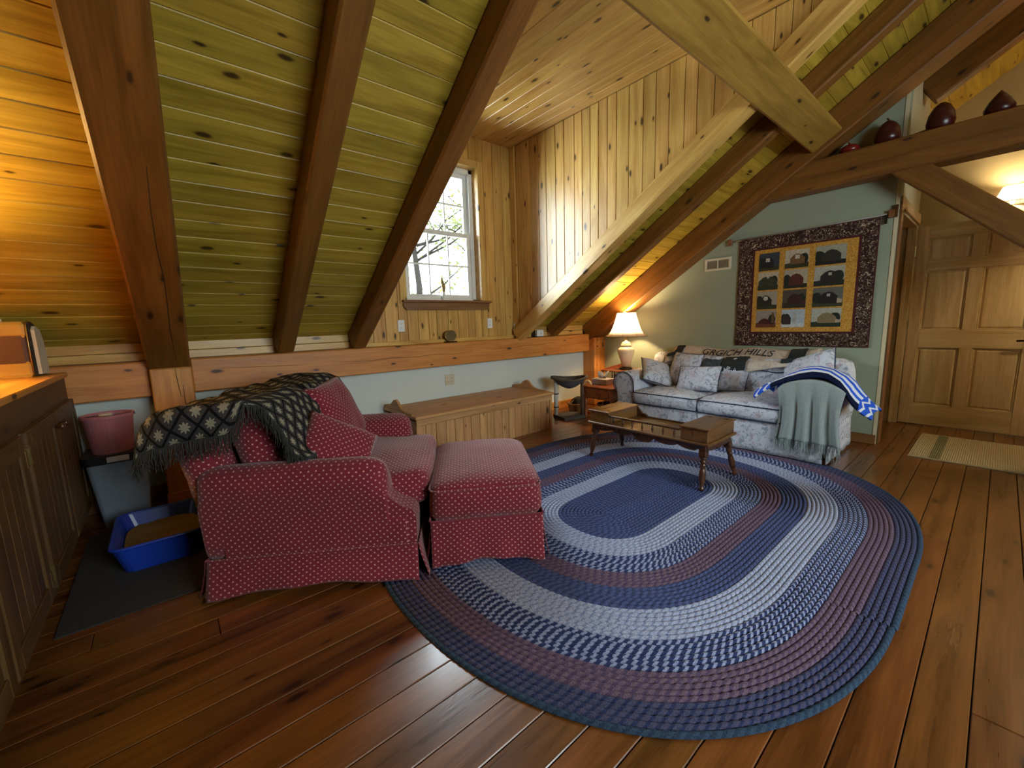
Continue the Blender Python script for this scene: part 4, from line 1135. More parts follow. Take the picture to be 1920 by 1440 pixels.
# gallery rail with turned spindles at the front
ra = ctb('gallery_rail', (TX0 - .006, TY0 + .20, .414), (TX0 + .018, TY1 - .20, .428), M_maple, .004)
for i in range(7):
    yy = TY0 + .20 + (TY1 - TY0 - .40) * (i + .5) / 7
    vs, fs = lathe([(.005, .353), (.005, .360), (.008, .375), (.0095, .383), (.007, .395), (.0045, .405), (.005, .415)], 10, TX0 + .006, yy); mk('spindle', vs, fs, M_maple, ct, smooth=True)
# rear scroll brackets
for (y0, sg) in ((TY1 - .20, -1), (TY0 + .20, 1)):
    poly = [(y0, .353), (y0 + sg * .10, .353), (y0 + sg * .095, .372), (y0 + sg * .07, .384), (y0 + sg * .045, .386), (y0 + sg * .03, .405), (y0 + sg * .008, .425), (y0, .44)]
    mk('scroll_bracket', *prism(poly, TX1 - .02, TX1 - .002, 'yz'), M_maple, ct)
ctb('back_lip', (TX1 - .016, TY0 + .20, .353), (TX1 - .002, TY1 - .20, .366), M_maple)
# scalloped aprons
def scallop(a0, a1, zt, n):
    pts = [(a0, zt), (a1, zt)]; m = 60
    for i in range(m + 1):
        t = 1 - i / m; a = a0 + (a1 - a0) * t
        e = min(t, 1 - t) * 2
        d = .028 + .022 * (abs(math.sin(t * math.pi * n)) ** .7) * (1 if .06 < t < .94 else .4) + (.02 if .42 < t < .58 else 0)
        pts.append((a, zt - d))
    return pts
mk('apron', *prism(scallop(TY0 + .03, TY1 - .03, .334, 5), TX0 + .014, TX0 + .032, 'yz'), M_maple, ct)
mk('apron', *prism(scallop(TY0 + .03, TY1 - .03, .334, 5), TX1 - .032, TX1 - .014, 'yz'), M_maple, ct)
for yy in (TY0 + .014, TY1 - .032): mk('apron', *prism(scallop(TX0 + .03, TX1 - .03, .334, 2), yy, yy + .018, 'xz'), M_maple, ct)
lp = [(.013, 0), (.017, .008), (.017, .020), (.011, .028), (.016, .05), (.022, .085), (.024, .11), (.018, .15), (.014, .165), (.020, .172), (.020, .182), (.013, .19), (.02, .198), (.022, .206), (.015, .215), (.021, .224), (.024, .232)]
for (tx, ty, fx_, fy2) in ((TX0 + .045, TY0 + .045, 2.72, 1.237), (TX0 + .045, TY1 - .045, 2.79, 2.255), (TX1 - .045, TY0 + .045, 3.19, 1.205), (TX1 - .045, TY1 - .045, 3.23, 2.235)):
    f0 = V((fx_, fy2, RZ)); f1 = V((tx, ty, .335)); L_ = (f1 - f0).length
    M = orient(f0, (1, 0, 0), f1 - f0)
    zz = (f1 - f0).normalized(); xx = V((1, 0, 0)); xx = (xx - zz * xx.dot(zz)).normalized(); yy_ = zz.cross(xx); M = Matrix.Identity(4)
    for i, a in enumerate((xx, yy_, zz)):
        for j in range(3): M[j][i] = a[j]
    M.translation = f0
    vs, fs = lathe([(r, z * L_ / .325) for r, z in lp], 16); lg = mk('leg', vs, fs, M_maple, ct, M, smooth=True)
    vs, fs = boxgeo((-.025, -.025, .232 * L_ / .325), (.025, .025, L_), .004); mk('leg_block', vs, fs, M_maple, lg, M)

# ------------------------------------------------------------------ end table, lamp and what stands there
et = thing('end_table', (4.25, 3.08, 0), 'cherry two-tier end table between the corner post and the sofa', 'table')
EX0, EX1, EY0, EY1 = 3.935, 4.60, 2.865, 3.295
def eb(n, lo, hi, mat=M_cherry, c=.004, par=et): 
    lo = V(lo); hi = V(hi); d = (hi - lo) / 2
    return mk(n, *boxgeo(-d, d, c), mat, par, Matrix.Translation((lo + hi) / 2))
eb('top', (EX0 - .015, EY0 - .012, .385), (EX1, EY1 + .012, .405), c=.006)
dr = eb('drawer_case', (EX0, EY0, .255), (EX1 - .01, EY1, .385))
eb('drawer_front', (EX0 - .006, EY0 + .03, .27), (EX0 + .004, EY1 - .03, .375))
eb('lower_shelf', (EX0 + .02, EY0 + .01, .06), (EX1 - .02, EY1 - .01, .075))
for (x_, y_) in ((EX0 + .02, EY0 + .02), (EX0 + .02, EY1 - .02), (EX1 - .03, EY0 + .02), (EX1 - .03, EY1 - .02)):
    vs, fs = lathe([(.014, 0), (.02, .02), (.02, .07), (.014, .09), (.02, .15), (.022, .2), (.02, .256)], 12, x_, y_); mk('leg', vs, fs, M_cherry, et, smooth=True)
# raised rear shelf on spindles
ush = eb('upper_shelf', (4.30, EY0 - .01, .548), (4.77, EY1 + .02, .566), c=.005)
for (x_, y_) in ((4.32, EY1 + .0), (4.32, EY0 + .01), (4.32, 3.15), (4.32, 3.0), (4.57, EY1 + .0), (4.57, EY0 + .01)):
    vs, fs = lathe([(.007, .405), (.007, .42), (.012, .45), (.008, .49), (.006, .52), (.008, .549)], 10, x_, y_); mk('spindle', vs, fs, M_maple, et, smooth=True)
poly = [(4.30, .566), (4.77, .566), (4.77, .62), (4.70, .61), (4.62, .60), (4.52, .595), (4.44, .585), (4.34, .57)]
mk('shelf_gallery', *prism(poly, EY1 + .005, EY1 + .018, 'xz'), M_cherry, et)

LX, LY, LZ = 4.55, 3.105, .566
la = thing('table_lamp', (LX, LY, LZ), 'lit table lamp with cream ginger-jar base and bell shade beside the sofa', 'lamp')
vs, fs = lathe([(.07, 0), (.085, .004), (.085, .012), (.075, .02), (.075, .028)], 24, LX, LY); bs_ = mk('base', [v + V((0, 0, LZ)) for v in vs], fs, M_maple, la, smooth=False)
M_cer = plain('cream_ceramic', 'dcc8a4', .12, ns=5, na=.03)
jar = [(.05, .028), (.062, .035), (.060, .06), (.068, .10), (.085, .15), (.100, .20), (.106, .235), (.098, .265), (.075, .285), (.055, .293), (.066, .297), (.072, .303), (.068, .312), (.062, .318), (.060, .325), (.052, .345), (.03, .358), (.016, .362), (.016, .375)]
vs, fs = lathe(jar, 32, LX, LY); mk('jar', [v + V((0, 0, LZ)) for v in vs], fs, M_cer, la, smooth=True)
vs, fs = lathe([(.008, .37), (.008, .74)], 10, LX, LY); mk('stem', [v + V((0, 0, LZ)) for v in vs], fs, M_brass, la, smooth=True)
shade(la, LX, LY, .99, 1.285, .255, .112, .85, 8, M_shade, M_shtrim, 48)
vs, fs = lathe([(.004, 1.285), (.010, 1.295), (.006, 1.31), (.002, 1.315)], 10, LX, LY); mk('finial', vs, fs, M_brass, la, smooth=True)
bulb(la, (LX, LY, 1.145), 48, (1, .66, .34), .05)

tb = thing('tissue_box', (4.22, 3.20, .405), 'pale lilac tissue box with a white tissue on the end table', 'tissue box')
b = MB(); b.box((4.10, 3.08, .405), (4.29, 3.30, .475), .004); b.build('box', plain('lilac_card', 'b8b2bc', .7), tb)
vs, fs, uvs = grid(14, 10, lambda u, v: V((4.195 + .05 * math.sin(u * 6) * v + .01 * math.sin(v * 9), 3.15 + u * .10 + .02 * math.sin(u * 14 + v * 3), .472 + v * (.075 + .022 * math.sin(u * 11)))))
o = mk('tissue', vs, fs, plain('tissue_paper', 'ece6dc', .9), tb, smooth=True, recalc=False); solidify(o, .001, 0)
o = mk('curved_cat_toy', *tube([(3.99 + .0, 3.33 - .115 * t / 8, .415 + .045 * math.sin(math.pi * t / 8)) for t in range(9)], .014, 10, taper=[.5, .8, 1, 1, 1, 1, 1, .8, .5]), plain('cream_plush', 'd9c49a', .95, ns=40, na=.1), None, smooth=True)
tag(o, 'small cream arched plush toy on the corner of the end table', 'toy')

# baskets below
M_wick = plain('wicker', 'a8763c', .8, ns=60, na=.3, bumpy=.6)
def basket(x_, y_, z_, r, h, label):
    t = thing('wicker_basket', (x_, y_, z_), label, 'basket', 'wicker baskets under the end table')
    vs = []; fs = []; n = 28; rows = 7
    for j in range(rows + 1):
        f = j / rows
        for k in range(n):
            a = 2 * math.pi * k / n; rr = r * (.8 + .2 * f) + .004 * math.sin(k * math.pi + j * math.pi); vs.append(V((x_ + rr * math.cos(a), y_ + rr * math.sin(a), z_ + h * f)))
    for j in range(rows):
        for k in range(n): fs.append((j * n + k, j * n + (k + 1) % n, (j + 1) * n + (k + 1) % n, (j + 1) * n + k))
    fs.append(tuple(range(n)))
    solidify(mk('body', vs, fs, M_wick, t), .006, -1)
    mk('rim', *tube([(x_ + r * math.cos(2 * math.pi * k / n), y_ + r * math.sin(2 * math.pi * k / n), z_ + h) for k in range(n)], .009, 7, True), M_wick, t, smooth=True)
    mk('handle', *tube([(x_ + r * math.cos(math.pi * k / 12), y_ - .0, z_ + h + .06 * math.sin(math.pi * k / 12)) for k in range(13)], .007, 7), M_wick, t, smooth=True)
    return t
basket(4.12, 3.56, 0, .13, .12, 'wicker basket holding dark yarn on the floor beside the end table')
basket(4.16, 3.08, .075, .14, .09, 'low wicker basket on the lower shelf of the end table')
vs, fs = rbox(.17, .15, .12, .05, 5, .01, .02, 41); o = mk('dark_yarn', [v + V((4.12, 3.56, .13)) for v in vs], fs, plain('dark_yarn', '33302c', .95, ns=50, na=.3, bumpy=.6), None, smooth=True)
tag(o, 'dark ball of yarn lying in the wicker basket by the end table', 'yarn')

# ------------------------------------------------------------------ cat hammock
cat = thing('cat_hammock', (3.82, 3.44, 0), 'cat hammock stand with grey sling between two posts beside the bench', 'cat furniture')
M_carp = plain('grey_brown_carpet', '5d5348', .98, ns=120, na=.25, bumpy=.6)
pl = [(3.62, 3.33), (3.93, 3.265), (4.03, 3.53), (3.70, 3.60)]
mk('base', *prism(pl, .0, .035, 'xy'), M_carp, cat)
M_birch = plain('birch_bark', 'cfc6b8', .8, ns=9, na=.15); M_bark = plain('bark', '6b4f34', .85, ns=12, na=.3, bumpy=.6)
P1 = V((3.70, 3.545, .035)); P2 = V((3.935, 3.315, .035))
mk('post', *tube([P1, P1 + V((0, 0, .22)), P1 + V((.0, 0, .46))], .026, 14), M_birch, cat, smooth=True)
mk('post', *tube([P2, P2 + V((.0, 0, .22)), P2 + V((.0, 0, .46))], .026, 14), M_bark, cat, smooth=True)
for z in (.10, .27): mk('post_band', *tube([P1 + V((.028 * math.cos(a * .6283), .028 * math.sin(a * .6283), z)) for a in range(10)], .008, 6, True), M_fringe, cat)
ctr = (P1 + P2) / 2; dd = (P2 - P1); dd.z = 0; dd.normalize(); pp = V((-dd.y, dd.x, 0))
def hfn(u, v):
    a = 2 * math.pi * u; r = v; hx = .215; hy = .17
    z = .50 - .125 * (1 - r * r) + .015 * r * math.cos(2 * a)
    return ctr + dd * (hx * r * math.cos(a)) + pp * (hy * r * math.sin(a)) + V((0, 0, z - ctr.z))
vs, fs, uvs = grid(36, 10, hfn); o = mk('sling', vs, fs, plain('grey_felt', '5c5a64', .95, ns=60, na=.2, bumpy=.4), cat, smooth=True, recalc=False); solidify(o, .01, 0)
mk('rim', *tube([hfn(k / 36, 1.0) for k in range(36)], .017, 8, True), M_carp, cat, smooth=True)

# ------------------------------------------------------------------ bench chest along the wall
be = thing('storage_bench', (2.45, 3.55, 0), 'long pine storage bench with scalloped ends under the knee beam', 'bench')
BX0, BX1, BF = 1.60, 3.28, 3.215
random.seed(9); x = BX0 + .0
while x < BX1 - .05:
    x1 = min(x + random.choice((.085, .095, .105, .09)), BX1 - .035)
    bar('plank', ((x + x1) / 2, BF + .011, .0), ((x + x1) / 2, BF + .011, .335), x1 - x - .003, .022, (0, -1, 0), M_bench, be, .004)
    x = x1
    if x1 >= BX1 - .036: break
bar('corner_stile', (BX1 - .018, BF + .004, 0), (BX1 - .018, BF + .004, .335), .036, .03, (0, -1, 0), M_bench, be, .004)
mk('side_panel', *boxgeo((BX1 - .022, BF + .02, 0), (BX1, YW - .022, .37)), M_bench, be)
mk('side_panel', *boxgeo((BX0, BF + .02, 0), (BX0 + .022, YW - .022, .37)), M_bench, be)
bar('top_rail', (BX0, BF + .003, .362), (BX1, BF + .003, .362), .06, .03, (0, -1, 0), M_bench, be, .004)
bar('lid', (BX0 - .015, (BF + YW) / 2 - .026, .405), (BX1 + .02, (BF + YW) / 2 - .026, .405), YW - BF + .01, .028, (0, 0, 1), M_bench, be, .007)
def hump(x_):
    pts = [(YW - .025, .419), (YW - .025, .445)]
    for i in range(25):
        t = i / 24; yv = YW - .03 - t * (YW - .03 - 3.29)
        z = .445 + .085 * math.exp(-((t - .42) / .17) ** 2) + .035 * math.exp(-((t - .12) / .1) ** 2) * .3 - .018 * t
        pts.append((yv, z))
    pts.append((3.28, .419))
    vs, fs = prism(pts, x_ - .012, x_ + .012, 'yz'); c = V((x_, 3.55, .45)); M = orient(c, (0, 1, 0), (1, 0, 0)); Mi = M.inverted()
    mk('scalloped_end', [Mi @ v for v in vs], fs, M_bench, be, M)
hump(BX1 - .01); hump(BX0 + .01)

# ------------------------------------------------------------------ left cabinet
cb_ = thing('cabinet', (-.85, 2.6, 0), 'low pine cabinet with plank doors along the left edge', 'cabinet')
CX = -.48; CY0, CY1 = .7, 3.66
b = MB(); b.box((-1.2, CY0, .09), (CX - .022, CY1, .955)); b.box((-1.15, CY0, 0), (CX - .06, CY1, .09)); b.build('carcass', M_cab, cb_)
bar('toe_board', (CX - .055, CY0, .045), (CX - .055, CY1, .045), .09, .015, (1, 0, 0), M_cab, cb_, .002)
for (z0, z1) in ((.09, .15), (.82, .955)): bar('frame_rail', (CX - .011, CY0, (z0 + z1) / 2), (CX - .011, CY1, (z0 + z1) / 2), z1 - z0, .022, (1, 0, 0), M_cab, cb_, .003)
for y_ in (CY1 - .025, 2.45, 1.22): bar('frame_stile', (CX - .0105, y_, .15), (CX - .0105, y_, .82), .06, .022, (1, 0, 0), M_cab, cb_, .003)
def cdoor(y0, y1, knob_y, hinge_y):
    d = thing('cabinet_door', (0, 0, 0), None, None); 
    bpy.data.objects.remove(d)
    ym = (y0 + y1) / 2
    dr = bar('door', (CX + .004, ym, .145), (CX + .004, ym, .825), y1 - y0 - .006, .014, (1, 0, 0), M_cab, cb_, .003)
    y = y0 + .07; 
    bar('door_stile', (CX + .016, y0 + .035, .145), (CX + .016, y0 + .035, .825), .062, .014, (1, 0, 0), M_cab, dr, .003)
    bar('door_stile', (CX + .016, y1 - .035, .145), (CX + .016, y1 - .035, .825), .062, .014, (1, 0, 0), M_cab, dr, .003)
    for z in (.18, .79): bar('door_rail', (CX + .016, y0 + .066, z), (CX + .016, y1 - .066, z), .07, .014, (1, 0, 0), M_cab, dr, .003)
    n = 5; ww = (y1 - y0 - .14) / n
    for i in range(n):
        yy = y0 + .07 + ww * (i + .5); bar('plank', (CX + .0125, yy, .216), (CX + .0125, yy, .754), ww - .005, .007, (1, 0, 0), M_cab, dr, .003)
    vs, fs = lathe([(.008, 0), (.009, .012), (.016, .02), (.016, .03), (.008, .035)], 12); mk('knob', vs, fs, M_maple, dr, orient((CX + .023, knob_y, .755), (0, 1, 0), (1, 0, 0)), smooth=True)
    for z in (.73, .22): mk('hinge', *boxgeo((CX + .008, hinge_y - .008, z - .035), (CX + .026, hinge_y + .008, z + .035), .002), M_brass, dr)
cdoor(3.07, 3.64, 3.12, 3.63); cdoor(2.48, 3.06, 3.015, 2.485); cdoor(1.86, 2.42, 1.91, 2.415); cdoor(1.25, 1.85, 1.80, 1.255)
bar('worktop', (-.85, CY0 - .02, .97), (-.85, CY1 + .015, .97), .77, .03, (0, 0, 1), M_ctop, cb_, .006)

# striped case on the cabinet
M_yel = wood('case_yellow', 'd9a244', 'bf8630', .4, .02, .02); M_brn = plain('case_brown', '5a3616', .5)
cs = thing('striped_case', (-.72, 3.55, .985), 'yellow and brown banded case with rounded corners on the cabinet top', 'case', rz=math.radians(-35 + 0))
Mc = Matrix.Translation((-.565, 3.44, .976)) @ Matrix.Rotation(math.radians(-8), 4, 'Z') @ Matrix.Scale(1.43, 4, (0, 0, 1)) @ Matrix.Scale(.7, 4, (0, 1, 0))
def cspart(n, lo, hi, mat, c=.012): vs, fs = boxgeo(lo, hi, c); return mk(n, vs, fs, mat, cs, Mc)
cspart('body', (-.52, 0, .008), (0, .16, .215), M_brn, .02)
cspart('top_band', (-.522, -.004, .155), (.002, .162, .218), M_yel, .02)
cspart('bottom_band', (-.522, -.004, .006), (.002, .162, .066), M_yel, .01)
vs, fs = prism([(0, .01), (.16, .01), (.165, .09), (.15, .16), (.12, .20), (.04, .217), (.0, .20)], .004, .020, 'yz'); mk('end_trim', vs, fs, M_dark, cs, Mc)
vs, fs = prism([(.01, .015), (.15, .015), (.155, .09), (.14, .15), (.11, .185), (.04, .20), (.01, .185)], .018, .035, 'yz'); mk('end_cap', vs, fs, plain('cream_plastic', 'c9c2a8', .4), cs, Mc)
mk('trim_line', *tube([Mc @ V(p) for p in ((.006, -.004, .012), (.006, -.006, .12), (.006, .0, .20), (.006, .04, .219), (.006, .12, .205))], .004, 6), M_brass, cs, smooth=True)
for i in range(2): vs, fs = lathe([(.01, .216), (.012, .225), (.009, .232)], 10, -.10 - .03 * i, .06); mk('button', vs, fs, plain('cream_knob_%d' % i, 'd8cfae', .4), cs, Mc, smooth=True)

# lamp on the cabinet, left of the picture
l2 = thing('table_lamp', (-1.0, 2.75, .985), 'table lamp on the cabinet worktop left of the picture edge', 'lamp')
vs, fs = lathe([(.07, 0), (.08, .01), (.03, .03), (.05, .10), (.065, .16), (.04, .23), (.015, .26), (.012, .40)], 20, -1.0, 2.75); mk('base', [v + V((0, 0, .985)) for v in vs], fs, M_cer, l2, smooth=True)
shade(l2, -1.0, 2.75, 1.36, 1.56, .20, .15, 0, 8, M_shade, M_shtrim, 32)
bulb(l2, (-1.0, 2.75, 1.42), 74, (1, .60, .18), .05)

# ------------------------------------------------------------------ bin, bucket, litter box, mat
bn = thing('waste_bin', (-.31, 3.58, 0), 'grey-blue plastic bin with black lid between cabinet and post', 'bin')
M_gpl = plain('grey_blue_plastic', '8492a0', .4); M_bpl = plain('black_plastic', '17161a', .35)
def taper(x0, x1, y0, y1, z0, z1, t, r=.02):
    vs = []; n = 6
    for (z, s) in ((z0, t), (z1, 0)):
        for (cx_, cy_, a0_) in ((x1 - r - s, y1 - r - s, 0), (x0 + r + s, y1 - r - s, 90), (x0 + r + s, y0 + r + s, 180), (x1 - r - s, y0 + r + s, 270)):
            for k in range(n): a = math.radians(a0_ + 90 * k / (n - 1)); vs.append(V((cx_ + r * math.cos(a), cy_ + r * math.sin(a), z)))
    m = n * 4; fs = [(k, (k + 1) % m, m + (k + 1) % m, m + k) for k in range(m)] + [tuple(range(m))[::-1], tuple(range(m, 2 * m))]
    return vs, fs
mk('body', *taper(-.44, -.155, 3.45, 3.72, .0, .43, .035, .03), M_gpl, bn)
mk('lid', *taper(-.455, -.14, 3.43, 3.735, .425, .478, .006, .03), M_bpl, bn)
mk('lid_roll', *tube([(-.142, 3.45, .462), (-.142, 3.72, .462)], .022, 12), M_bpl, bn, smooth=True)
mk('label_plate', *boxgeo((-.34, 3.427, .435), (-.24, 3.431, .468)), plain('white_label', 'c8c8cc', .6), bn)
bk_ = thing('bucket', (-.315, 3.57, .478), 'pink plastic bucket with wire handle standing on the bin lid', 'bucket')
M_pink = plain('pink_plastic', 'c9808a', .35)
pr_ = [(.098, 0), (.118, .215), (.127, .218), (.127, .236), (.118, .238), (.112, .232), (.092, .012), (.0, .012)]
vs, fs = lathe(pr_, 32, -.315, 3.57); mk('body', [v + V((0, 0, .478)) for v in vs], fs, M_pink, bk_, smooth=False)
mk('handle', *tube([(-.315 + .128 * math.cos(math.pi * k / 14), 3.57 - .10 * math.sin(math.pi * k / 14), .70 + .022 * math.sin(math.pi * k / 14)) for k in range(15)], .003, 6), plain('wire', '8a8a88', .3, .9), bk_, smooth=True)
mk('grip', *tube([(-.345, 3.475, .722), (-.285, 3.475, .722)], .009, 8), plain('grip_white', 'd8c8a8', .5), bk_, smooth=True)

mt = thing('floor_mat', (-.1, 2.9, 0), 'dark grey floor mat under the blue litter box', 'mat')
mk('mat', *boxgeo((-.47, 2.33, .001), (.19, 3.43, .007), .002), plain('dark_mat', '35322f', .95, ns=150, na=.2, bumpy=.5), mt)
lb = thing('litter_box', (-.11, 2.96, .007), 'blue plastic litter box with tan liner on the dark mat', 'litter box')
M_blue = plain('blue_plastic', '1e3fa8', .3); M_tan = plain('tan_litter', '8f7a3e', .95, ns=150, na=.25, bumpy=.6)
x0, x1, y0, y1 = -.32, .085, 2.70, 3.24
vo, fo = taper(x0, x1, y0, y1, .007, .15, .035, .06); vi, fi = taper(x0 + .015, x1 - .015, y0 + .015, y1 - .015, .02, .15, .035, .05)
m = 24; fs = fo[:m] + [tuple(range(m))[::-1]] + [tuple(i + 48 for i in f)[::-1] for f in fi[:m]] + [tuple(range(48, 48 + m))] + [(m + k, m + (k + 1) % m, 48 + m + (k + 1) % m, 48 + m + k) for k in range(m)]
mk('pan', vo + vi, fs, M_blue, lb, recalc=True)
mk('rim', *tube([(v.x, v.y, .15) for v in vo[m:]], .009, 7, True), M_blue, lb, smooth=True)
def lit(u, v): 
    a = 2 * math.pi * u; c, s_ = math.cos(a), math.sin(a); p = 4
    d = (abs(c) ** p + abs(s_) ** p) ** (-1 / p) * v
    return V(((x0 + x1) / 2 + .165 * d * c, (y0 + y1) / 2 + .232 * d * s_, .085 + .012 * noise.noise(V((c * v * 3, s_ * v * 3, 2)))))
vs, fs, uvs = grid(40, 10, lit); mk('litter', vs, fs, M_tan, lb, smooth=True)['kind'] = 'stuff'

# door mat
dm = thing('door_mat', (5.15, 0, 0), 'beige ribbed door mat with green stripes in front of the panelled door', 'mat')
def matm():
    m, nt, bs = newmat('ribbed_mat'); bs.inputs['Roughness'].default_value = .95
    tc = N(nt, 'ShaderNodeTexCoord'); sx = N(nt, 'ShaderNodeSeparateXYZ'); nt.links.new(tc.outputs['Object'], sx.inputs[0])
    rb = mathn(nt, 'SINE', mathn(nt, 'MULTIPLY', sx.outputs[1], 500)); ay = mathn(nt, 'ABSOLUTE', sx.outputs[1])
    gb = mathn(nt, 'MULTIPLY', mathn(nt, 'GREATER_THAN', ay, .235), mathn(nt, 'LESS_THAN', ay, .30))
    col = mixc(nt, gb, lin('a8946a'), lin('5e5a34')); col = mixc(nt, rng(nt, rb, -1, 1, 0, .25), col, lin('d8c898'))
    nt.links.new(col, bs.inputs['Base Color']); bump(nt, rb, .5, .004, bs); return m
vs, fs = boxgeo((-.46, -.42, 0), (.46, .42, .010), .003); mk('pile', vs, fs, matm(), dm, Matrix.Translation((5.12, -.01, 0)))
for x_ in (4.655, 5.585): mk('binding', *tube([(x_, -.43, .006), (x_, .41, .006)], .007, 6), plain('mat_binding_%d' % int(x_ * 10), 'a5926c', .95), dm)

# ------------------------------------------------------------------ quilt on the green wall
def borderfab():
    m, nt, bs = newmat('leaf_print'); bs.inputs['Roughness'].default_value = .9; bs.inputs['Specular IOR Level'].default_value = .1
    tc = N(nt, 'ShaderNodeTexCoord'); a = noisen(nt, tc.outputs['Object'], 42, 3, .6, 1.6); b_ = noisen(nt, mapping(nt, tc.outputs['Object'], loc=(3, 1, 2)), 26, 3, .6, 1)
    col = mixc(nt, rng(nt, b_, .5, .58), lin('33211f'), lin('54423a')); col = mixc(nt, rng(nt, a, .57, .62), col, lin('b6a68c'))
    nt.links.new(col, bs.inputs['Base Color']); return m
def goldfab():
    m, nt, bs = newmat('gold_print'); bs.inputs['Roughness'].default_value = .9; bs.inputs['Specular IOR Level'].default_value = .1
    tc = N(nt, 'ShaderNodeTexCoord'); a = noisen(nt, tc.outputs['Object'], 90, 3, .6, 1)
    nt.links.new(mixc(nt, rng(nt, a, .4, .6), lin('a8742c'), lin('d0a24c')), bs.inputs['Base Color']); return m
M_maroon = plain('maroon_cloth', '4a1418', .9); M_leafp = borderfab(); M_gold = goldfab()
qx = XT - .012
q = thing('barn_quilt', (qx, 1.33, .884), 'square wall quilt with twelve barn pictures, gold sashing and leaf border', 'quilt')
QY0, QY1, QZ0, QZ1 = .76, 1.90, .884, 2.012
def qpanel(n, y0, y1, z0, z1, x, mat, par=q, t=.004):
    return mk(n, *boxgeo((x - t, y0, z0), (x, y1, z1), .0015), mat, par)
def wavy(u, v): return V((qx - .006 + .004 * math.sin(u * 9) * (1 - v), QY0 + (QY1 - QY0) * u, QZ0 + (QZ1 - QZ0) * v - .006 * math.sin(u * math.pi) * (1 - v)))
qpanel('backing', QY0, QY1, QZ0, QZ1, qx + .006, M_maroon, t=.012)
for (y0, y1, z0, z1) in ((QY0 + .008, .872, QZ0 + .008, QZ1 - .008), (1.763, QY1 - .008, QZ0 + .008, QZ1 - .008), (.872, 1.763, QZ0 + .008, 1.012), (.872, 1.763, 1.885, QZ1 - .008)): qpanel('border', y0, y1, z0, z1, qx - .0055, M_leafp, t=.003)
GY0, GY1, GZ0, GZ1 = .893, 1.742, 1.03, 1.868
qpanel('gold_field', GY0, GY1, GZ0, GZ1, qx - .006, M_gold, t=.003)
flat = {}
def fm(c):
    if c not in flat: flat[c] = plain('quilt_' + c, c, .9, ns=60, na=.18)
    return flat[c]
cols = [(1.698, 1.512), (1.462, 1.262), (1.208, .975)]   # left to right in the picture = falling y
rows_ = [(1.83, 1.655), (1.64, 1.46), (1.445, 1.265), (1.25, 1.075)]
spec = [[('3a4048', '1e1a1c', '3a3a22', 1), ('c8bca4', '7a5a34', '3c3a20', 2), ('a8a894', '33302a', '1c1c18', 0)],
        [('c8b89c', '3a3c2a', '30341e', 3), ('b8ac94', '5a2a1e', '2c2e1c', 0), ('b4b4a4', '2a2420', '22281c', 4)],
        [('a89c88', '2c221e', '343820', 5), ('544a40', '3c1e18', '34301c', 6), ('6a6a60', '221c1c', '3a3e26', 7)],
        [('a09488', '4a1c14', '6a3a1c', 8), ('b8c4cc', '3a2a28', 'd0d4d0', 9), ('b8b8ac', '8a7a58', '2a3420', 10)]]
xq = qx - .0092
def qpoly(n, pts, x, mat, par): return mk(n, *prism(pts, x - .0008, x + .0003, 'yz'), mat, par)
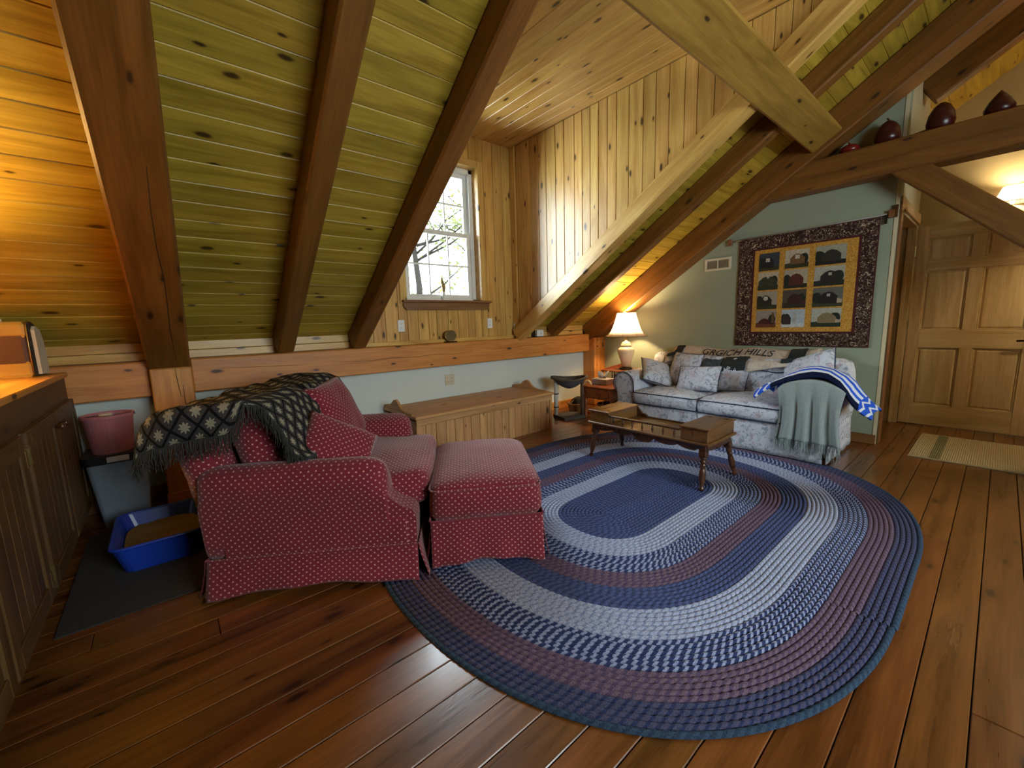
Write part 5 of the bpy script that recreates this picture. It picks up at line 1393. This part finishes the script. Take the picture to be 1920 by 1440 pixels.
for r, (zt, zb_) in enumerate(rows_):
    for c, (yl, yr) in enumerate(cols):
        sky, barn, gr, kd = spec[r][c]
        blk = qpanel('barn_block', yr, yl, zb_, zt, xq, fm(sky), t=.0012)
        wy = yl - yr; hz = zt - zb_; Yq = lambda t: yl - wy * t; Zq = lambda t: zb_ + hz * t
        xx = xq - .0016
        g0 = .22 + .05 * ((r + c) % 2)
        qpoly('ground', [(Yq(0), Zq(0)), (Yq(1), Zq(0)), (Yq(1), Zq(g0)), (Yq(.5), Zq(g0 + .05)), (Yq(0), Zq(g0))], xx, fm(gr), blk)
        tr = random.Random(r * 5 + c)
        tx = .80 if (r + c) % 2 else .12
        qpoly('tree_patch', [(Yq(max(0, min(1, tx + .18 * math.cos(a * .5236)))), Zq(min(.97, .45 + .30 * math.sin(a * .5236) + .04 * tr.random()))) for a in range(12)], xx - .0004, fm('22261a'), blk)
        bl_, br_ = (.14, .74) if kd in (1, 5, 8) else (.22, .84) if kd != 3 else (.04, .96)
        if kd == 9: bl_, br_ = .05, .42
        ht = .78 if kd != 8 else .55; ev = .52 if kd != 8 else .34; md = (bl_ + br_) / 2
        qpoly('barn', [(Yq(bl_), Zq(g0 - .06)), (Yq(br_), Zq(g0 - .06)), (Yq(br_), Zq(ev)), (Yq(md + (br_ - bl_) * .26), Zq(ht - .07)), (Yq(md), Zq(ht)), (Yq(md - (br_ - bl_) * .26), Zq(ht - .07)), (Yq(bl_), Zq(ev))], xx - .0009, fm(barn), blk)
        if kd in (8, 9):
            t0 = .78 if kd == 8 else .52
            qpoly('silo', [(Yq(t0), Zq(g0 - .02)), (Yq(t0 + .13), Zq(g0 - .02)), (Yq(t0 + .13), Zq(.82)), (Yq(t0 + .065), Zq(.88)), (Yq(t0), Zq(.82))], xx - .0012, fm('6a4a30' if kd == 8 else 'b8b8b4'), blk)
        if kd in (1, 2, 3, 5, 7, 4):
            cy_, cz_, rs = Yq(md), Zq(.60 if kd != 3 else .72), hz * (.12 if kd in (1, 2, 5) else .08)
            qpoly('star_block', [(cy_ + rs * math.cos(math.radians(45 + 90 * a)) * 1.2, cz_ + rs * math.sin(math.radians(45 + 90 * a)) * 1.2) for a in range(4)] if kd != 5 else [(cy_ + rs * math.cos(a * .5236), cz_ + rs * math.sin(a * .5236)) for a in range(12)], xx - .0016, fm('d8d4c4'), blk)
            for a in range(4):
                t = math.radians(45 * 0 + 90 * a); s1 = rs * .62; c1 = (cy_ + s1 * math.cos(t) * .8, cz_ + s1 * math.sin(t) * .8); e = rs * .22
                qpoly('star_patch', [(c1[0] - e, c1[1]), (c1[0], c1[1] - e), (c1[0] + e, c1[1]), (c1[0], c1[1] + e)], xx - .002, fm(barn), blk)
        if kd in (6, 7, 10):
            qpoly('lean_to', [(Yq(br_ - .02), Zq(g0 - .04)), (Yq(min(1, br_ + .14)), Zq(g0 - .04)), (Yq(min(1, br_ + .14)), Zq(.36)), (Yq(br_ - .02), Zq(.44))], xx - .001, fm('b8a890' if kd != 6 else '4a241c'), blk)
# quilt rod
rd = thing('quilt_rod', (qx, 1.33, 2.0), 'thin curtain rod with wooden brackets holding the barn quilt', 'rod')
mk('rod', *tube([(qx - .002, 2.03, 1.998), (qx - .002, .665, 2.026)], .007, 8), plain('grey_rod', '9a968c', .5, .3), rd, smooth=True)
for (yy, zz) in ((2.0, 1.997), (.69, 2.026)):
    mk('bracket', *boxgeo((qx - .02, yy - .022, zz - .035), (XT, yy + .022, zz + .03), .004), M_trimw, rd)
mk('finial', *boxgeo((qx - .02, .652, 1.99), (XT, .675, 2.09), .004), M_maple, rd)
mk('clip', *boxgeo((qx - .012, .715, 1.945), (qx - .004, .735, 2.02), .002), M_bpl, rd)

# vent register
vt = thing('vent_register', (XT, 2.13, 1.72), 'cream metal vent register high on the green wall', 'vent')
b = MB()
for (lo, hi) in (((XT - .012, 1.983, 1.716), (XT, 2.274, 1.74)), ((XT - .012, 1.983, 1.828), (XT, 2.274, 1.852)), ((XT - .012, 1.983, 1.74), (XT, 2.01, 1.828)), ((XT - .012, 2.247, 1.74), (XT, 2.274, 1.828)), ((XT - .012, 2.122, 1.74), (XT, 2.134, 1.828))): b.box(lo, hi, .003)
b.build('frame', plain('cream_metal', 'd8d2b8', .5), vt)
mk('backing', *boxgeo((XT - .003, 2.0, 1.735), (XT - .001, 2.26, 1.835)), plain('duct_dark', '6a5c40', .8), vt)
for i in range(7):
    z = 1.748 + i * .0122
    for (a, c) in ((2.01, 2.122), (2.134, 2.247)): bar('louver', (XT - .007, a, z), (XT - .007, c, z), .008, .0015, (-.6, 0, .8), plain('louver', 'bdb598', .5) if i == 0 and a < 2.1 else bpy.data.materials['louver'], vt, 0)

# outlets
def outlet(x_, z_, wd, ht, label, mat, dup):
    t = thing('wall_outlet', (x_, YW, z_), label, 'outlet', 'wall outlets')
    yf = YW - .002
    mk('plate', *boxgeo((x_ - wd / 2, yf - .006, z_ - ht / 2), (x_ + wd / 2, yf + .002, z_ + ht / 2), .002), mat, t)
    for i in range(dup):
        xx = x_ + (i - (dup - 1) / 2) * .046
        for dz in (-.02, .02):
            soc = mk('socket', *boxgeo((xx - .014, yf - .008, z_ + dz - .014), (xx + .014, yf - .004, z_ + dz + .014), .003), mat, t)
            for sx_ in (-.005, .005): mk('slot', *boxgeo((xx + sx_ - .001, yf - .0085, z_ + dz - .005), (xx + sx_ + .001, yf - .0075, z_ + dz + .006)), M_dark, soc)
outlet(1.838, 1.205, .072, .115, 'white wall outlet below the left end of the window sill', M_white, 1)
outlet(2.948, 1.206, .072, .115, 'white wall outlet below the right end of the window sill', M_white, 1)
outlet(2.366, .603, .115, .115, 'beige double wall outlet on the low wall above the bench', plain('beige_plate', 'cfc4a8', .5), 2)

# things on the beam
ck = thing('oval_clock', (2.37, 3.83, 1.013), 'oval glass and brass clock on a dark stand on the beam below the window', 'clock')
vs, fs = lathe([(.0, -.012), (.048, -.012), (.056, -.006), (.056, .006), (.050, .010), (.0, .012)], 28); Mo = orient((2.37, 3.825, 1.085), (1, 0, 0), (-.15, -1, .05)) @ Matrix.Scale(1.25, 4, (1, 0, 0))
mk('face', vs, fs, plain('clock_glass', '7a6a4c', .12, .3), ck, Mo, smooth=False)
mk('bezel', *tube([Mo @ V((.056 * math.cos(k * .2618), .056 * math.sin(k * .2618), .006)) for k in range(24)], .006, 8, True), M_brass, ck, smooth=True)
mk('stand', *boxgeo((2.305, 3.79, 1.013), (2.435, 3.86, 1.027), .004), M_maple, ck)
dv = thing('sensor_box', (3.69, 3.83, 1.013), 'small white electronic box with a black dot on the beam end', 'device')
mk('body', *boxgeo((3.635, 3.795, 1.02), (3.755, 3.85, 1.105), .008), M_white, dv)
mk('dark_side', *boxgeo((3.60, 3.80, 1.02), (3.634, 3.86, 1.10), .004), M_bpl, dv)
vs, fs = lathe([(.006, 0), (.006, .003)], 10); mk('button', vs, fs, M_dark, dv, orient((3.70, 3.795, 1.06), (1, 0, 0), (0, -1, 0)))
for xx in (3.65, 3.74): vs, fs = lathe([(.006, 1.013), (.006, 1.022)], 8, xx, 3.82); mk('foot', vs, fs, M_bpl, dv)
# vase with a dried stalk on the sill
vz = thing('bud_vase', (2.40, 3.955, 1.46), 'small white vase with a dried tan stalk on the window sill', 'vase')
vs, fs = lathe([(.02, 1.46), (.024, 1.47), (.024, 1.52), (.014, 1.545), (.016, 1.555)], 16, 2.395, 3.955); mk('vase', vs, fs, M_white, vz, smooth=True)
mk('stalk', *tube([(2.395, 3.955, 1.54), (2.40, 3.955, 1.60), (2.385, 3.955, 1.65), (2.375, 3.953, 1.71)], .02, 8, taper=[.5, 1, .9, .4]), plain('dried_stalk', 'b89a6a', .95, ns=50, na=.3, bumpy=.7), vz, smooth=True)

# ------------------------------------------------------------------ trees outside
gr_ = mk('ground', *boxgeo((-40, 6, -3.3), (60, 70, -3.1)), plain('lawn', '6f7f3e', .95, ns=2, na=.2)); tag(gr_, kind='structure')
M_leaf = []
for i, c in enumerate(('7d8a4a', 'b8904a', '7a8c7a')):
    m, nt, bs = newmat('leaf_%d' % i); bs.inputs['Base Color'].default_value = lin(c); bs.inputs['Roughness'].default_value = .7
    bs.inputs['Transmission Weight'].default_value = 0; M_leaf.append(m)
M_trunk = plain('tree_bark', '3a3530', .9, ns=6, na=.25, bumpy=.5)
def tree(x_, y_, h, seed, mat, label):
    rnd = random.Random(seed); t = thing('tree', (x_, y_, -3.1), label, 'tree', 'trees outside the window')
    mb = MB(); tips = []
    base = V((x_, y_, -3.1)); top = V((x_ + rnd.uniform(-.6, .6), y_, -3.1 + h))
    tr = [base.lerp(top, k / 8) + V((rnd.uniform(-.08, .08), rnd.uniform(-.08, .08), 0)) for k in range(9)]
    mb.add(*tube(tr, .13, 8, taper=[1.2, 1, .9, .8, .7, .55, .42, .28, .12]))
    for b_ in range(26):
        f = rnd.uniform(.3, .97); p = base.lerp(top, f); a = rnd.uniform(0, 6.28); L_ = rnd.uniform(1.0, 2.2) * (1.2 - f * .6)
        q = p + V((math.cos(a) * L_, math.sin(a) * L_, L_ * rnd.uniform(.25, .8))); mid = p.lerp(q, .5) + V((0, 0, -.08))
        mb.add(*tube([p, mid, q], .03, 5, taper=[1, .7, .3])); tips += [mid, q, p.lerp(q, .75)]
        for s_ in range(3):
            r_ = mid.lerp(q, rnd.random()); e = r_ + V((rnd.uniform(-.5, .5), rnd.uniform(-.5, .5), rnd.uniform(-.1, .5))); mb.add(*tube([r_, e], .012, 4, taper=[1, .5])); tips += [e, r_.lerp(e, .5)]
    mb.build('trunk', M_trunk, t, smooth=True, recalc=False)
    lv = MB()
    for c in tips:
        for k in range(11):
            p = c + V((rnd.gauss(0, .22), rnd.gauss(0, .22), rnd.gauss(0, .18))); s_ = rnd.uniform(.045, .085)
            ax = V((rnd.uniform(-1, 1), rnd.uniform(-1, 1), rnd.uniform(-1, 1))).normalized(); bx2 = ax.orthogonal().normalized()
            lv.add([p - ax * s_, p + bx2 * s_ * .5, p + ax * s_, p - bx2 * s_ * .5], [(0, 1, 2, 3)])
    o = lv.build('leaves', mat, t, recalc=False); o['kind'] = 'stuff'
tree(5.1, 9.0, 8.4, 1, M_leaf[0], 'leafy tree with a leaning trunk seen in the middle of the window')
tree(7.4, 10.5, 8.0, 2, M_leaf[1], 'yellowing tree seen in the right panes of the window')
tree(4.6, 11.8, 9.0, 3, M_leaf[2], 'pale tree farther back seen in the left panes of the window')
